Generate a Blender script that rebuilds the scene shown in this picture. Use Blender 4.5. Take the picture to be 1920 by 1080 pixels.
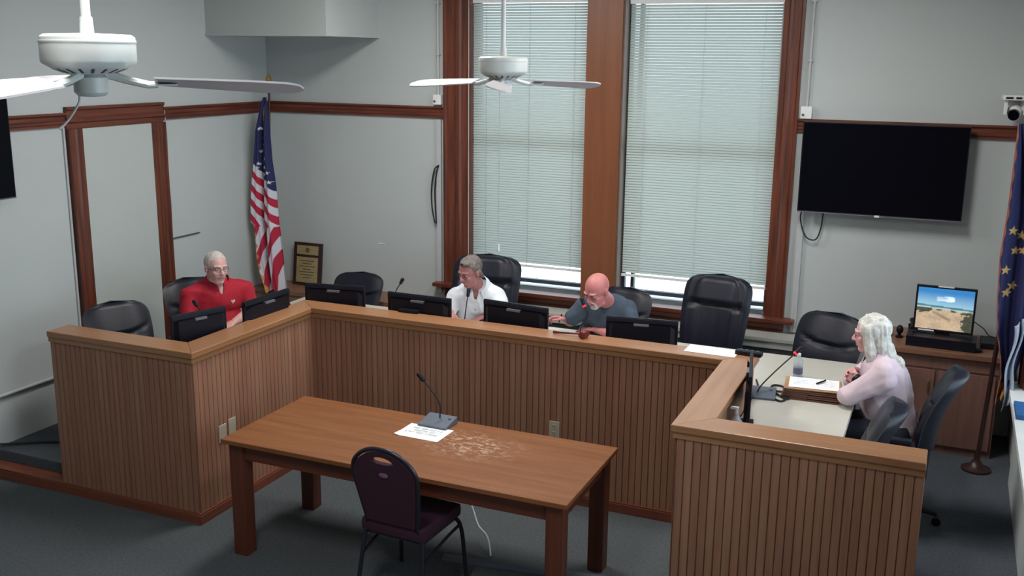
import bpy, bmesh, math, random
from mathutils import Vector, Matrix, noise
random.seed(7)
PI = math.pi
for o in list(bpy.data.objects):
    bpy.data.objects.remove(o)
S = bpy.context.scene
COL = S.collection

# ------------------------------------------------------------------ camera
def cam_axes(yaw, pitch, roll):
    f = Vector((-math.sin(yaw)*math.cos(pitch), math.cos(yaw)*math.cos(pitch), -math.sin(pitch)))
    rt = Vector((math.cos(yaw), math.sin(yaw), 0)); up = rt.cross(f)
    return math.cos(roll)*rt+math.sin(roll)*up, -math.sin(roll)*rt+math.cos(roll)*up, f
CR, CU, CF = cam_axes(0.40471, 0.22545, 0.01127)
CPOS = Vector((3.0372, -8.4799, 3.0321))
FPX = 1910.44
cd = bpy.data.cameras.new('camera'); cam = bpy.data.objects.new('camera', cd); COL.objects.link(cam)
m = Matrix((CR, CU, -CF)).transposed().to_4x4(); m.translation = CPOS
cam.matrix_world = m
cd.sensor_fit = 'HORIZONTAL'; cd.sensor_width = 36.0; cd.lens = FPX/1920*36.0
cd.clip_start = 0.05; cd.clip_end = 200
S.camera = cam

# ------------------------------------------------------------------ world, light, exposure
w = bpy.data.worlds.new('world'); S.world = w; w.use_nodes = True
bg = w.node_tree.nodes['Background']
bg.inputs[0].default_value = (0.80, 0.93, 1.0, 1); bg.inputs[1].default_value = 3.1
S.view_settings.view_transform = 'Standard'; S.view_settings.look = 'None'
S.view_settings.gamma = 1; S.view_settings.use_curve_mapping = False
S.view_settings.exposure = 0.30

def area(name, loc, size, power, color, direction=(0, 0, -1), portal=False, sy=None):
    l = bpy.data.lights.new(name, 'AREA'); l.shape = 'RECTANGLE'
    l.size = size; l.size_y = sy or size; l.energy = power; l.color = color
    if portal: l.cycles.is_portal = True
    o = bpy.data.objects.new(name, l); COL.objects.link(o); o.location = loc
    o.rotation_euler = Vector(direction).to_track_quat('-Z', 'Y').to_euler()
    return o
# fluorescent fixtures hung under the ceiling (bodies built further down)
LAMPS = [(-0.5, -2.3, 60), (2.0, -2.4, 44), (0.8, -6.0, 42)]  # the right-hand lamp is added to lift the upper right back wall
for lx, ly, lp in LAMPS:
    area('ceiling_lamp_light', (lx, ly, 3.945), 0.5, lp, (1.0, 0.97, 0.93), sy=1.2)
# sky light guides: back windows and the side windows
area('window_light_guide', (-0.48, 0.27, 2.2), 1.12, 1, (1, 1, 1), (0, -1, 0), True, 2.7)
area('window_light_guide', (1.06, 0.27, 2.2), 1.28, 1, (1, 1, 1), (0, -1, 0), True, 2.7)
for gy in (-2.35, -5.6):
    area('window_light_guide', (3.93, gy, 2.1), 2.4, 1, (1, 1, 1), (-1, 0, 0), True, 2.3)

# ------------------------------------------------------------------ materials
MATS = {}
def nt(name):
    m = bpy.data.materials.new(name); m.use_nodes = True
    t = m.node_tree; b = t.nodes['Principled BSDF']
    return m, t, b
def mix_col(t, fac, c1, c2):
    n = t.nodes.new('ShaderNodeMix'); n.data_type = 'RGBA'
    n.inputs[6].default_value = (*c1, 1); n.inputs[7].default_value = (*c2, 1)
    t.links.new(fac, n.inputs[0]); return n.outputs[2]
def coords(t, scale, rot=(0, 0, 0)):
    tc = t.nodes.new('ShaderNodeTexCoord'); mp = t.nodes.new('ShaderNodeMapping')
    mp.inputs['Scale'].default_value = scale; mp.inputs['Rotation'].default_value = rot
    t.links.new(tc.outputs['Object'], mp.inputs[0]); return mp.outputs[0]
def noise_tex(t, vec, scale, detail=4, rough=0.6):
    n = t.nodes.new('ShaderNodeTexNoise'); n.inputs['Scale'].default_value = scale
    n.inputs['Detail'].default_value = detail; n.inputs['Roughness'].default_value = rough
    t.links.new(vec, n.inputs['Vector']); return n.outputs[0]
def ramp(t, fac, a, b):
    n = t.nodes.new('ShaderNodeMapRange'); n.inputs[1].default_value = a; n.inputs[2].default_value = b
    t.links.new(fac, n.inputs[0]); return n.outputs[0]
def bump(t, b, fac, strength, dist=0.01):
    n = t.nodes.new('ShaderNodeBump'); n.inputs['Strength'].default_value = strength
    n.inputs['Distance'].default_value = dist
    t.links.new(fac, n.inputs['Height']); t.links.new(n.outputs[0], b.inputs['Normal'])
def plain(name, c, rough=0.5, metal=0.0, var=0.08, scale=9.0, spec=0.5, bstr=0.0, coat=0):
    if name in MATS: return MATS[name]
    m, t, b = nt(name)
    f = ramp(t, noise_tex(t, coords(t, (1, 1, 1)), scale), 0.3, 0.7)
    c2 = tuple(max(0, x*(1-2*var)) for x in c); c1 = tuple(min(1, x*(1+var)) for x in c)
    t.links.new(mix_col(t, f, c2, c1), b.inputs['Base Color'])
    b.inputs['Roughness'].default_value = rough; b.inputs['Metallic'].default_value = metal
    b.inputs['Specular IOR Level'].default_value = spec
    b.inputs['Coat Weight'].default_value = coat
    if bstr: bump(t, b, f, bstr)
    MATS[name] = m; return m
def wood(name, ca, cb, axis='Z', rough=0.35, scale=1.0, spec=0.5, tone=False):
    if name in MATS: return MATS[name]
    m, t, b = nt(name)
    sc = {'Z': (22, 22, 1.1), 'X': (1.1, 22, 22), 'Y': (22, 1.1, 22)}[axis]
    v = coords(t, tuple(s*scale for s in sc))
    f = ramp(t, noise_tex(t, v, 1.3, 6, 0.65), 0.3, 0.7)
    col = mix_col(t, f, ca, cb)
    if tone:
        at = t.nodes.new('ShaderNodeAttribute'); at.attribute_name = 'tone'
        mx = t.nodes.new('ShaderNodeMix'); mx.data_type = 'RGBA'; mx.blend_type = 'MULTIPLY'
        mx.inputs[0].default_value = 1.0
        t.links.new(col, mx.inputs[6]); t.links.new(at.outputs['Color'], mx.inputs[7]); col = mx.outputs[2]
    t.links.new(col, b.inputs['Base Color'])
    b.inputs['Roughness'].default_value = rough; b.inputs['Specular IOR Level'].default_value = spec
    bump(t, b, f, 0.08, 0.003)
    MATS[name] = m; return m
def attr_mat(name, rough=0.8):
    if name in MATS: return MATS[name]
    m, t, b = nt(name)
    at = t.nodes.new('ShaderNodeAttribute'); at.attribute_name = 'paint'
    f = noise_tex(t, coords(t, (1, 1, 1)), 240)
    mx = t.nodes.new('ShaderNodeMix'); mx.data_type = 'RGBA'; mx.blend_type = 'MULTIPLY'; mx.inputs[0].default_value = 0.15
    t.links.new(at.outputs['Color'], mx.inputs[6]); t.links.new(f, mx.inputs[7])
    t.links.new(mx.outputs[2], b.inputs['Base Color']); b.inputs['Roughness'].default_value = rough
    MATS[name] = m; return m
def emissive_attr(name, strength):
    m, t, b = nt(name)
    at = t.nodes.new('ShaderNodeAttribute'); at.attribute_name = 'paint'
    t.links.new(at.outputs['Color'], b.inputs['Base Color'])
    t.links.new(at.outputs['Color'], b.inputs['Emission Color']); b.inputs['Emission Strength'].default_value = strength
    b.inputs['Roughness'].default_value = 0.3
    return m
def srgb(r, g, b):
    return tuple(((v/255)/12.92 if v/255 <= 0.04045 else ((v/255+0.055)/1.055)**2.4) for v in (r, g, b))

WALL = plain('wall_paint', srgb(180, 186, 186), 0.7, var=0.015, scale=1.5, spec=0.2)
WALLW = plain('panel_paint', srgb(178, 184, 182), 0.6, var=0.012, scale=2, spec=0.25)
CEIL = plain('ceiling_paint', srgb(212, 211, 205), 0.9, var=0.02, spec=0.1)
CARPET = plain('carpet', srgb(84, 89, 92), 0.95, var=0.13, scale=60, spec=0.05, bstr=0.4)
CARPETD = plain('carpet_step', srgb(84, 89, 96), 0.95, var=0.13, scale=60, spec=0.05, bstr=0.4)
TRIM = wood('dark_trim_wood', srgb(60, 27, 18), srgb(116, 60, 40), 'Z', 0.38)
TRIMX = wood('dark_trim_wood_x', srgb(66, 30, 21), srgb(118, 62, 44), 'X', 0.38)
TRIMY = wood('dark_trim_wood_y', srgb(66, 30, 21), srgb(118, 62, 44), 'Y', 0.38)
PILW = wood('pilaster_wood', srgb(112, 65, 39), srgb(132, 79, 49), 'Z', 0.42, 0.35)
BENCHW = wood('bench_panel_wood', srgb(134, 96, 76), srgb(156, 115, 93), 'Z', 0.5, 1.0, 0.3, tone=True)
CAPX = wood('cap_wood_x', srgb(136, 93, 62), srgb(157, 114, 80), 'X', 0.33, 0.7)
CAPY = wood('cap_wood_y', srgb(136, 93, 62), srgb(157, 114, 80), 'Y', 0.33, 0.7)
BASEW = wood('base_wood', srgb(102, 54, 38), srgb(126, 72, 52), 'X', 0.45)
BASEWY = wood('base_wood_y', srgb(102, 54, 38), srgb(126, 72, 52), 'Y', 0.45)
TLEG = wood('table_leg_wood', srgb(72, 34, 22), srgb(102, 52, 34), 'Z', 0.4)
TAPR = wood('table_apron_wood', srgb(76, 36, 24), srgb(108, 56, 36), 'X', 0.4)
LAMI = plain('worktop_laminate', srgb(184, 180, 170), 0.4, var=0.02)
BLACKP = plain('black_plastic', srgb(17, 16, 26), 0.45, var=0.05, spec=0.25)
BLACKM = plain('black_metal', srgb(30, 30, 36), 0.35, metal=0.3, var=0.05)
SCREEN = plain('tv_glass', srgb(5, 5, 14), 0.18, var=0.02, spec=0.12)
LEATHER = plain('black_leather', srgb(24, 26, 38), 0.42, var=0.08, scale=14, spec=0.3, bstr=0.05)
GREYP = plain('grey_plastic', srgb(84, 92, 104), 0.5, var=0.04)
SILVER = plain('silver_logo', srgb(120, 122, 130), 0.4, metal=0.5, var=0.04)
WHITEP = plain('white_plastic', srgb(222, 224, 224), 0.45, var=0.03)
FANW = plain('fan_enamel', srgb(196, 200, 198), 0.3, var=0.02)
FANB = plain('fan_blade_white', srgb(182, 180, 184), 0.4, var=0.02)
DARKV = plain('dark_vent', srgb(70, 72, 78), 0.7)
PAPER = plain('paper_white', srgb(240, 243, 246), 0.8, var=0.015)
INK = plain('ink', srgb(60, 66, 84), 0.8)
INKL = plain('faint_print', srgb(186, 190, 204), 0.8)
PLATEB = plain('almond_plate', srgb(176, 166, 148), 0.5, var=0.03)
CONDUIT = plain('painted_conduit', srgb(178, 180, 182), 0.45, var=0.03)
HEATM = plain('heater_enamel', srgb(176, 174, 168), 0.5, var=0.03)
HEATD = plain('heater_gap', srgb(92, 92, 88), 0.7)
MAROON = plain('maroon_fabric', srgb(52, 14, 36), 0.9, var=0.12, scale=80)
CHROME = plain('dark_chair_tube', srgb(60, 58, 68), 0.3, metal=0.7, var=0.05)
CABW = wood('cabinet_wood', srgb(112, 80, 70), srgb(134, 98, 87), 'Z', 0.45)
CABTOP = wood('cabinet_top_wood', srgb(112, 78, 60), srgb(136, 98, 76), 'X', 0.4)
DARKW = wood('dark_pole_wood', srgb(40, 22, 22), srgb(62, 34, 32), 'Z', 0.4)
GOLD = plain('gold', srgb(200, 168, 96), 0.3, metal=0.8)
BRASS = plain('brass_pull', srgb(150, 128, 84), 0.35, metal=0.7)
FRINGE = plain('gold_fringe', srgb(186, 132, 60), 0.8, var=0.2, scale=120)
BRONZE = plain('window_frame_bronze', srgb(52, 58, 70), 0.5)
RUBBER = plain('cable_black', srgb(22, 22, 26), 0.6)
GAVEL = wood('gavel_wood', srgb(84, 26, 22), srgb(116, 42, 34), 'X', 0.25)
BLUEP = plain('blue_plastic', srgb(36, 92, 150), 0.5)
REDL = plain('red_ring', srgb(200, 20, 40), 0.4)
REDL.node_tree.nodes['Principled BSDF'].inputs['Emission Color'].default_value = (1, .02, .06, 1)
REDL.node_tree.nodes['Principled BSDF'].inputs['Emission Strength'].default_value = 0.8

def mk_blind():
    m, t, b = nt('blind_vinyl')
    tr = t.nodes.new('ShaderNodeBsdfTranslucent'); tr.inputs[0].default_value = (*srgb(232, 238, 236), 1)
    mx = t.nodes.new('ShaderNodeMixShader'); mx.inputs[0].default_value = 0.08
    b.inputs['Base Color'].default_value = (*srgb(158, 168, 163), 1); b.inputs['Roughness'].default_value = 0.5
    t.links.new(b.outputs[0], mx.inputs[1]); t.links.new(tr.outputs[0], mx.inputs[2])
    t.links.new(mx.outputs[0], t.nodes['Material Output'].inputs[0]); return m
BLIND = mk_blind()
def mk_glass():
    m, t, b = nt('window_glass')
    tr = t.nodes.new('ShaderNodeBsdfTransparent'); tr.inputs[0].default_value = (0.96, 0.98, 1, 1)
    gl = t.nodes.new('ShaderNodeBsdfGlossy'); gl.inputs['Roughness'].default_value = 0.02
    fr = t.nodes.new('ShaderNodeFresnel'); fr.inputs[0].default_value = 1.3
    mx = t.nodes.new('ShaderNodeMixShader')
    t.links.new(fr.outputs[0], mx.inputs[0]); t.links.new(tr.outputs[0], mx.inputs[1]); t.links.new(gl.outputs[0], mx.inputs[2])
    t.links.new(mx.outputs[0], t.nodes['Material Output'].inputs[0]); return m
GLASS = mk_glass()
def mk_bottle():
    m, t, b = nt('clear_bottle')
    tr = t.nodes.new('ShaderNodeBsdfTransparent'); tr.inputs[0].default_value = (0.8, 0.86, 0.88, 1)
    mx = t.nodes.new('ShaderNodeMixShader'); mx.inputs[0].default_value = 0.35
    b.inputs['Base Color'].default_value = (.7, .75, .78, 1); b.inputs['Roughness'].default_value = 0.1
    t.links.new(tr.outputs[0], mx.inputs[1]); t.links.new(b.outputs[0], mx.inputs[2])
    t.links.new(mx.outputs[0], t.nodes['Material Output'].inputs[0]); return m
BOTTLE = mk_bottle()
def mk_tabletop():
    m, t, b = nt('worn_table_top')
    f = ramp(t, noise_tex(t, coords(t, (1.2, 16, 16)), 1.3, 6), 0.3, 0.7)
    base = t.nodes.new('ShaderNodeMix'); base.data_type = 'RGBA'
    base.inputs[6].default_value = (*srgb(112, 66, 36), 1); base.inputs[7].default_value = (*srgb(132, 85, 50), 1)
    t.links.new(f, base.inputs[0])
    # worn patch beside the microphone: scuffs where the varnish has gone
    tc = t.nodes.new('ShaderNodeTexCoord'); vm = t.nodes.new('ShaderNodeVectorMath'); vm.operation = 'SUBTRACT'
    vm.inputs[1].default_value = (0.57, -3.33, 0.76); t.links.new(tc.outputs['Object'], vm.inputs[0])
    mp = t.nodes.new('ShaderNodeMapping'); mp.inputs['Scale'].default_value = (2.5, 4.0, 0); t.links.new(vm.outputs[0], mp.inputs[0])
    ln = t.nodes.new('ShaderNodeVectorMath'); ln.operation = 'LENGTH'; t.links.new(mp.outputs[0], ln.inputs[0])
    mask = ramp(t, ln.outputs['Value'], 1.0, 0.35)
    n2 = noise_tex(t, coords(t, (16, 26, 16)), 1.6, 8, 0.75)
    sc = ramp(t, n2, 0.50, 0.60)
    mul = t.nodes.new('ShaderNodeMath'); mul.operation = 'MULTIPLY'; t.links.new(mask, mul.inputs[0]); t.links.new(sc, mul.inputs[1])
    # faint scuffs elsewhere
    n3 = ramp(t, noise_tex(t, coords(t, (5, 14, 5)), 2.4, 8, 0.7), 0.64, 0.74)
    m3 = t.nodes.new('ShaderNodeMath'); m3.operation = 'MULTIPLY'; m3.inputs[1].default_value = 0.3; t.links.new(n3, m3.inputs[0])
    mxm = t.nodes.new('ShaderNodeMath'); mxm.operation = 'MAXIMUM'; t.links.new(mul.outputs[0], mxm.inputs[0]); t.links.new(m3.outputs[0], mxm.inputs[1])
    out = t.nodes.new('ShaderNodeMix'); out.data_type = 'RGBA'; out.inputs[7].default_value = (*srgb(176, 146, 124), 1)
    t.links.new(mxm.outputs[0], out.inputs[0]); t.links.new(base.outputs[2], out.inputs[6])
    t.links.new(out.outputs[2], b.inputs['Base Color']); b.inputs['Roughness'].default_value = 0.5; b.inputs['Specular IOR Level'].default_value = 0.3
    return m
TTOP = mk_tabletop()

# ------------------------------------------------------------------ mesh helpers
def basis(d):
    d = Vector(d).normalized()
    a = Vector((0, 0, 1)) if abs(d.z) < 0.9 else Vector((1, 0, 0))
    x = a.cross(d).normalized(); return x, d.cross(x)
class G:
    def __init__(s): s.v = []; s.f = []; s.mi = []; s.tone = []
    def add(s, vs, fs, mi=0, tone=1.0):
        n = len(s.v); s.v += [Vector(p) for p in vs]
        for f in fs: s.f.append([n+i for i in f]); s.mi.append(mi); s.tone.append(tone)
        return s
    def box(s, c, d, rot=None, mi=0, ch=0.0):
        hx, hy, hz = d[0]/2, d[1]/2, d[2]/2
        R = rot or Matrix.Identity(3); c = Vector(c)
        if ch <= 0:
            vs = [c+R @ Vector((x*hx, y*hy, z*hz)) for x in (-1, 1) for y in (-1, 1) for z in (-1, 1)]
            return s.add(vs, [(0, 1, 3, 2), (4, 6, 7, 5), (0, 4, 5, 1), (2, 3, 7, 6), (0, 2, 6, 4), (1, 5, 7, 3)], mi)
        bm = bmesh.new(); bmesh.ops.create_cube(bm, size=1)
        for q in bm.verts: q.co = Vector((q.co.x*d[0], q.co.y*d[1], q.co.z*d[2]))
        bmesh.ops.bevel(bm, geom=bm.edges[:], offset=ch, segments=2, affect='EDGES', profile=0.7)
        bm.verts.index_update()
        s.add([c+R @ q.co for q in bm.verts], [[q.index for q in f.verts] for f in bm.faces], mi); bm.free(); return s
    def b2(s, a, b, mi=0, ch=0.0):   # box from two corners
        return s.box([(a[i]+b[i])/2 for i in range(3)], [abs(b[i]-a[i]) for i in range(3)], None, mi, ch)
    def cyl(s, p0, p1, r0, r1=None, n=16, mi=0):
        r1 = r0 if r1 is None else r1; p0 = Vector(p0); p1 = Vector(p1); x, y = basis(p1-p0)
        vs = []
        for p, r in ((p0, r0), (p1, r1)):
            vs += [p+(x*math.cos(2*PI*i/n)+y*math.sin(2*PI*i/n))*r for i in range(n)]
        fs = [(i, (i+1) % n, n+(i+1) % n, n+i) for i in range(n)]+[list(range(n))[::-1], list(range(n, 2*n))]
        return s.add(vs, fs, mi)
    def ell(s, c, r, rot=None, n=16, mi=0):
        if not hasattr(r, '__len__'): r = (r, r, r)
        R = rot or Matrix.Identity(3); c = Vector(c); k = n//2; vs = [c+R @ Vector((0, 0, r[2]))]
        for j in range(1, k):
            t = PI*j/k
            vs += [c+R @ Vector((r[0]*math.sin(t)*math.cos(2*PI*i/n), r[1]*math.sin(t)*math.sin(2*PI*i/n), r[2]*math.cos(t))) for i in range(n)]
        vs.append(c+R @ Vector((0, 0, -r[2]))); L = len(vs)-1; fs = []
        for i in range(n): fs.append((0, 1+i, 1+(i+1) % n)); fs.append((L, 1+(k-2)*n+(i+1) % n, 1+(k-2)*n+i))
        for j in range(k-2):
            for i in range(n):
                a = 1+j*n; b = a+n; fs.append((a+i, b+i, b+(i+1) % n, a+(i+1) % n))
        return s.add(vs, fs, mi)
    def cap(s, p0, p1, r0, r1=None, n=14):   # tapered capsule
        r1 = r0 if r1 is None else r1
        s.cyl(p0, p1, r0, r1, n); s.ell(p0, r0, None, n); s.ell(p1, r1, None, n); return s
    def tube(s, pts, r, n=8, mi=0):
        pts = [Vector(p) for p in pts]; rings = []
        x = None
        for i, p in enumerate(pts):
            d = (pts[min(i+1, len(pts)-1)]-pts[max(i-1, 0)]).normalized()
            if x is None: x, y = basis(d)
            else: x = (x-d*x.dot(d)).normalized(); y = d.cross(x)
            rr = r[i] if hasattr(r, '__len__') else r
            rings.append([p+(x*math.cos(2*PI*k/n)+y*math.sin(2*PI*k/n))*rr for k in range(n)])
        vs = [q for R in rings for q in R]; fs = []
        for j in range(len(rings)-1):
            for k in range(n): a = j*n; fs.append((a+k, a+(k+1) % n, a+n+(k+1) % n, a+n+k))
        L = (len(rings)-1)*n; fs += [list(range(n))[::-1], [L+k for k in range(n)]]
        return s.add(vs, fs, mi)
    def lathe(s, prof, c=(0, 0, 0), n=32, mi=0):   # profile (r, z) about z
        c = Vector(c); vs = []
        for r, z in prof: vs += [c+Vector((r*math.cos(2*PI*i/n), r*math.sin(2*PI*i/n), z)) for i in range(n)]
        fs = []
        for j in range(len(prof)-1):
            for i in range(n): a = j*n; fs.append((a+i, a+(i+1) % n, a+n+(i+1) % n, a+n+i))
        L = (len(prof)-1)*n; fs += [list(range(n))[::-1], [L+k for k in range(n)]]
        return s.add(vs, fs, mi)
    def prism(s, poly, vec, mi=0, tone=1.0):
        poly = [Vector(p) for p in poly]; vec = Vector(vec); n = len(poly)
        return s.add(poly+[p+vec for p in poly], [list(range(n))[::-1], list(range(n, 2*n))]+[(i, (i+1) % n, n+(i+1) % n, n+i) for i in range(n)], mi, tone)
    def grid(s, fn, nu, nv, closeu=False, mi=0):
        vs = [fn(i/(nu if closeu else nu-1), j/(nv-1)) for j in range(nv) for i in range(nu)]; fs = []
        for j in range(nv-1):
            for i in range(nu if closeu else nu-1):
                a = j*nu; k = (i+1) % nu; fs.append((a+i, a+k, a+nu+k, a+nu+i))
        return s.add(vs, fs, mi)
    def mesh(s, name, mats, smooth=False, angle=40):
        me = bpy.data.meshes.new(name); me.from_pydata([tuple(v) for v in s.v], [], s.f)
        for mt in (mats if isinstance(mats, (list, tuple)) else [mats]): me.materials.append(mt)
        me.polygons.foreach_set('material_index', s.mi)
        if any(t != 1.0 for t in s.tone):
            a = me.attributes.new('tone', 'FLOAT_COLOR', 'FACE')
            for i, t in enumerate(s.tone): a.data[i].color = (t if isinstance(t, tuple) else (t, t, t))+(1,)
        elif mats is BENCHW:
            a = me.attributes.new('tone', 'FLOAT_COLOR', 'FACE')
            for i in range(len(s.f)): a.data[i].color = (1, 1, 1, 1)
        bm = bmesh.new(); bm.from_mesh(me); bmesh.ops.recalc_face_normals(bm, faces=bm.faces[:]); bm.to_mesh(me); bm.free()
        if smooth:
            me.polygons.foreach_set('use_smooth', [True]*len(me.polygons))
            if smooth != 'all': me.set_sharp_from_angle(angle=math.radians(angle))
        return me
    def build(s, name, mats, parent=None, smooth=False, origin=None):
        if origin is not None:
            o3 = Vector(origin); s.v = [v-o3 for v in s.v]
        o = bpy.data.objects.new(name, s.mesh(name, mats, smooth)); COL.objects.link(o)
        if parent is not None: o.parent = parent
        if origin is not None: o.location = origin
        return o
def tag(o, label=None, cat=None, group=None, kind=None):
    if label: o['label'] = label
    if cat: o['category'] = cat
    if group: o['group'] = group
    if kind: o['kind'] = kind
    return o
def thing(name, label, cat, loc=(0, 0, 0), rz=0.0, group=None):
    o = bpy.data.objects.new(name, None); COL.objects.link(o); o.empty_display_size = 0.1
    o.location = loc; o.rotation_euler = (0, 0, rz); return tag(o, label, cat, group)
def struct(name, g, mat, smooth=False, parent=None):
    o = g.build(name, mat, parent, smooth); 
    if parent is None: o['kind'] = 'structure'
    return o
def dup(o, parent=None):
    c = o.copy(); COL.objects.link(c)
    if parent is not None: c.parent = parent
    for ch in list(o.children): dup(ch, c)
    return c
def catmull(pts, k=6):
    P = [Vector(p) for p in pts]; P = [2*P[0]-P[1]]+P+[2*P[-1]-P[-2]]; out = []
    for i in range(1, len(P)-2):
        for j in range(k):
            t = j/k; a, b, c, d = P[i-1], P[i], P[i+1], P[i+2]
            out.append(0.5*((2*b)+(c-a)*t+(2*a-5*b+4*c-d)*t*t+(3*b-a-3*c+d)*t**3))
    out.append(P[-2]); return out
def RZ(a): return Matrix.Rotation(a, 3, 'Z')
def RX(a): return Matrix.Rotation(a, 3, 'X')
def RY(a): return Matrix.Rotation(a, 3, 'Y')
def bp(u, v, ax, val):     # survey helper: the point of a room plane seen at a photo position
    d = CF+(u-960)/FPX*CR-(v-540)/FPX*CU; i = 'XYZ'.index(ax)
    return CPOS+d*((val-CPOS[i])/d[i])

# ------------------------------------------------------------------ room shell
XL, XR, YF, ZC = -3.256, 3.65, -9.1, 4.05
ZP = 0.15          # platform height
RB, RT = 2.45, 2.557   # picture rail
struct('floor', G().b2((XL-.2, YF-.2, -.1), (XR+.3, .3, 0)), CARPET)
struct('ceiling', G().b2((XL-.2, YF-.2, ZC), (XR+.3, .3, ZC+.1)), CEIL)
struct('wall_left', G().b2((XL-.2, YF, 0), (XL, .3, ZC)), WALL)
struct('wall_front', G().b2((XL-.2, YF-.2, 0), (XR+.3, YF, ZC)), WALL)
WX0, WX1, WX2, WX3 = -1.04, 0.085, 0.40, 1.725   # window openings
WZ0, WZ1 = 0.915, 3.60
g = G(); TW = 0.30
g.b2((XL, 0, 0), (WX0, TW, ZC)); g.b2((WX3, 0, 0), (XR+.3, TW, ZC))
g.b2((WX0, 0, 0), (WX3, TW, WZ0)); g.b2((WX0, 0, WZ1), (WX3, TW, ZC)); g.b2((WX1, 0, WZ0), (WX2, TW, WZ1))
struct('wall_back', g, WALL)
SW = [(-3.6, -1.1), (-6.9, -4.3)]; SZ0, SZ1 = 0.86, 3.25
g = G(); y = 0.0
for a, b in SW:
    g.b2((XR, b, 0), (XR+.3, y, ZC)); g.b2((XR, a, 0), (XR+.3, b, SZ0)); g.b2((XR, a, SZ1), (XR+.3, b, ZC)); y = a
g.b2((XR, YF, 0), (XR+.3, y, ZC))
struct('wall_right', g, WALL)
# raised platform behind the dais
g = G()
g.b2((XL, -3.48, 0), (-1.30, 0, ZP), ch=0.012); g.b2((-1.32, -2.2, 0), (1.92, 0, ZP)); g.b2((1.9, -3.5, 0), (3.05, 0, ZP)); g.b2((3.0, -2.75, 0), (XR, 0, ZP), ch=0.012)
struct('platform', g, CARPETD)
# soffit in the corner
g = G(); g.b2((XL, -.875, 3.166), (-1.974, 0, ZC)); g.b2((XL, -.885, 3.166), (-1.964, 0, 3.19))
struct('soffit', g, WALLW)
# picture rails (moulded profile)
def rail(name, p0, p1, nrm, mat):
    n = Vector(nrm); p0 = Vector(p0); p1 = Vector(p1)
    prof = [(0, 0), (.022, 0), (.022, .018), (.030, .026), (.030, .044), (.018, .052), (.018, .078), (.034, .092), (.034, .107), (0, .107)]
    g = G().prism([p0+n*a+Vector((0, 0, b)) for a, b in prof], p1-p0); return struct(name, g, mat)
CA0, CA1 = -1.283, 1.879    # casing outer edges
rail('trim_1', (XL, 0, RB), (CA0, 0, RB), (0, -1, 0), TRIMX)
rail('trim_2', (CA1, 0, RB), (XR, 0, RB), (0, -1, 0), TRIMX)
DY0, DY1 = -2.571, -1.509
rail('trim_3', (XL, -.03, RB), (XL, DY1, RB), (1, 0, 0), TRIMY)
rail('trim_4', (XL, DY0, RB), (XL, YF, RB), (1, 0, 0), TRIMY)
rail('trim_5', (XR, -.03, RB), (XR, -.95, RB), (-1, 0, 0), TRIMY)
struct('baseboard_left', G().b2((XL, -9, 0), (XL+.02, -3.66, .14)), BASEWY)
# closed-off doorway in the left wall: casing around a painted panel
def casing_piece(g, a, b, w, axis, nrm, mi=0):
    """stepped moulding between a and b (points of its outer edge), w = vector towards the opening"""
    a = Vector(a); b = Vector(b); w = Vector(w); n = Vector(nrm); L = w.length; u = w/L
    prof = [(0, 0), (0, .045), (.02, .045), (.03, .03), (L*.45, .026), (L*.55, .036), (L*.68, .036), (L*.75, .022), (L, .018), (L, 0)]
    g.prism([a+u*p+n*q for p, q in prof], b-a, mi)
g = G()
casing_piece(g, (XL, DY0, ZP), (XL, DY0, 2.431), (0, .16, 0), 'z', (1, 0, 0))
casing_piece(g, (XL, DY1, ZP), (XL, DY1, 2.431), (0, -.14, 0), 'z', (1, 0, 0))
door = struct('door_1', g, TRIM); 
g = G(); casing_piece(g, (XL, DY0, 2.60), (XL, DY1, 2.60), (0, 0, -.17), 'y', (1, 0, 0)); g.build('head_casing', TRIMY, door)
G().b2((XL, DY0+.16, ZP), (XL+.012, DY1-.14, 2.43)).build('door_panel', WALLW, door)
G().b2((XL, DY0-.03, ZP), (XL+.014, DY0-.012, 2.56)).build('edge_strip', CONDUIT, door)

# ------------------------------------------------------------------ windows on the back wall
def blind(root, x0, x1, zt, zb, y, mats):
    g = G(); z = zt-.06; tilt = math.radians(63)
    while z > zb+.03:
        R = RX(tilt)
        g.add([Vector((xx, y, z))+R @ Vector((0, yy, zz)) for xx in (x0+.005, x1-.005) for yy, zz in ((-.0125, -.0015), (0, .0012), (.0125, -.0015))], [(0, 1, 4, 3), (1, 2, 5, 4)])
        z -= .0232
    g.build('slats', BLIND, root, smooth=True)
    G().b2((x0, y-.018, zt-.045), (x1, y+.018, zt)).build('head_rail', WHITEP, root)
    G().b2((x0, y-.013, zb), (x1, y+.013, zb+.022)).build('bottom_rail', WHITEP, root)
    g = G()
    for t in (.12, .5, .88):
        xx = x0+(x1-x0)*t; g.b2((xx-.0015, y-.016, zb), (xx+.0015, y-.0135, zt))
    g.build('ladder_cord', CONDUIT, root)
def window(idx, x0, x1, zb, side):
    r = bpy.data.objects.new('window_%d' % idx, None); COL.objects.link(r); r['kind'] = 'structure'; r.location = (0, 0, 0)
    g = G()   # sash frame
    for a, b in ((x0, x0+.045), (x1-.045, x1)): g.b2((a, .14, WZ0), (b, .19, WZ1))
    g.b2((x0, .14, WZ0), (x1, .19, WZ0+.008)); g.b2((x0, .14, WZ1-.05), (x1, .19, WZ1)); g.b2((x0, .14, 2.22), (x1, .19, 2.28))
    if side == 'r': g.b2((x0+.10, .135, WZ0), (x0+.13, .19, WZ1))
    g.b2((x0, .135, .955), (x1, .185, .99))
    g.build('window_frame', BRONZE, r)
    G().b2((x0+.04, .162, WZ0+.04), (x1-.04, .166, WZ1-.04)).build('pane', GLASS, r)
    return r
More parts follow.
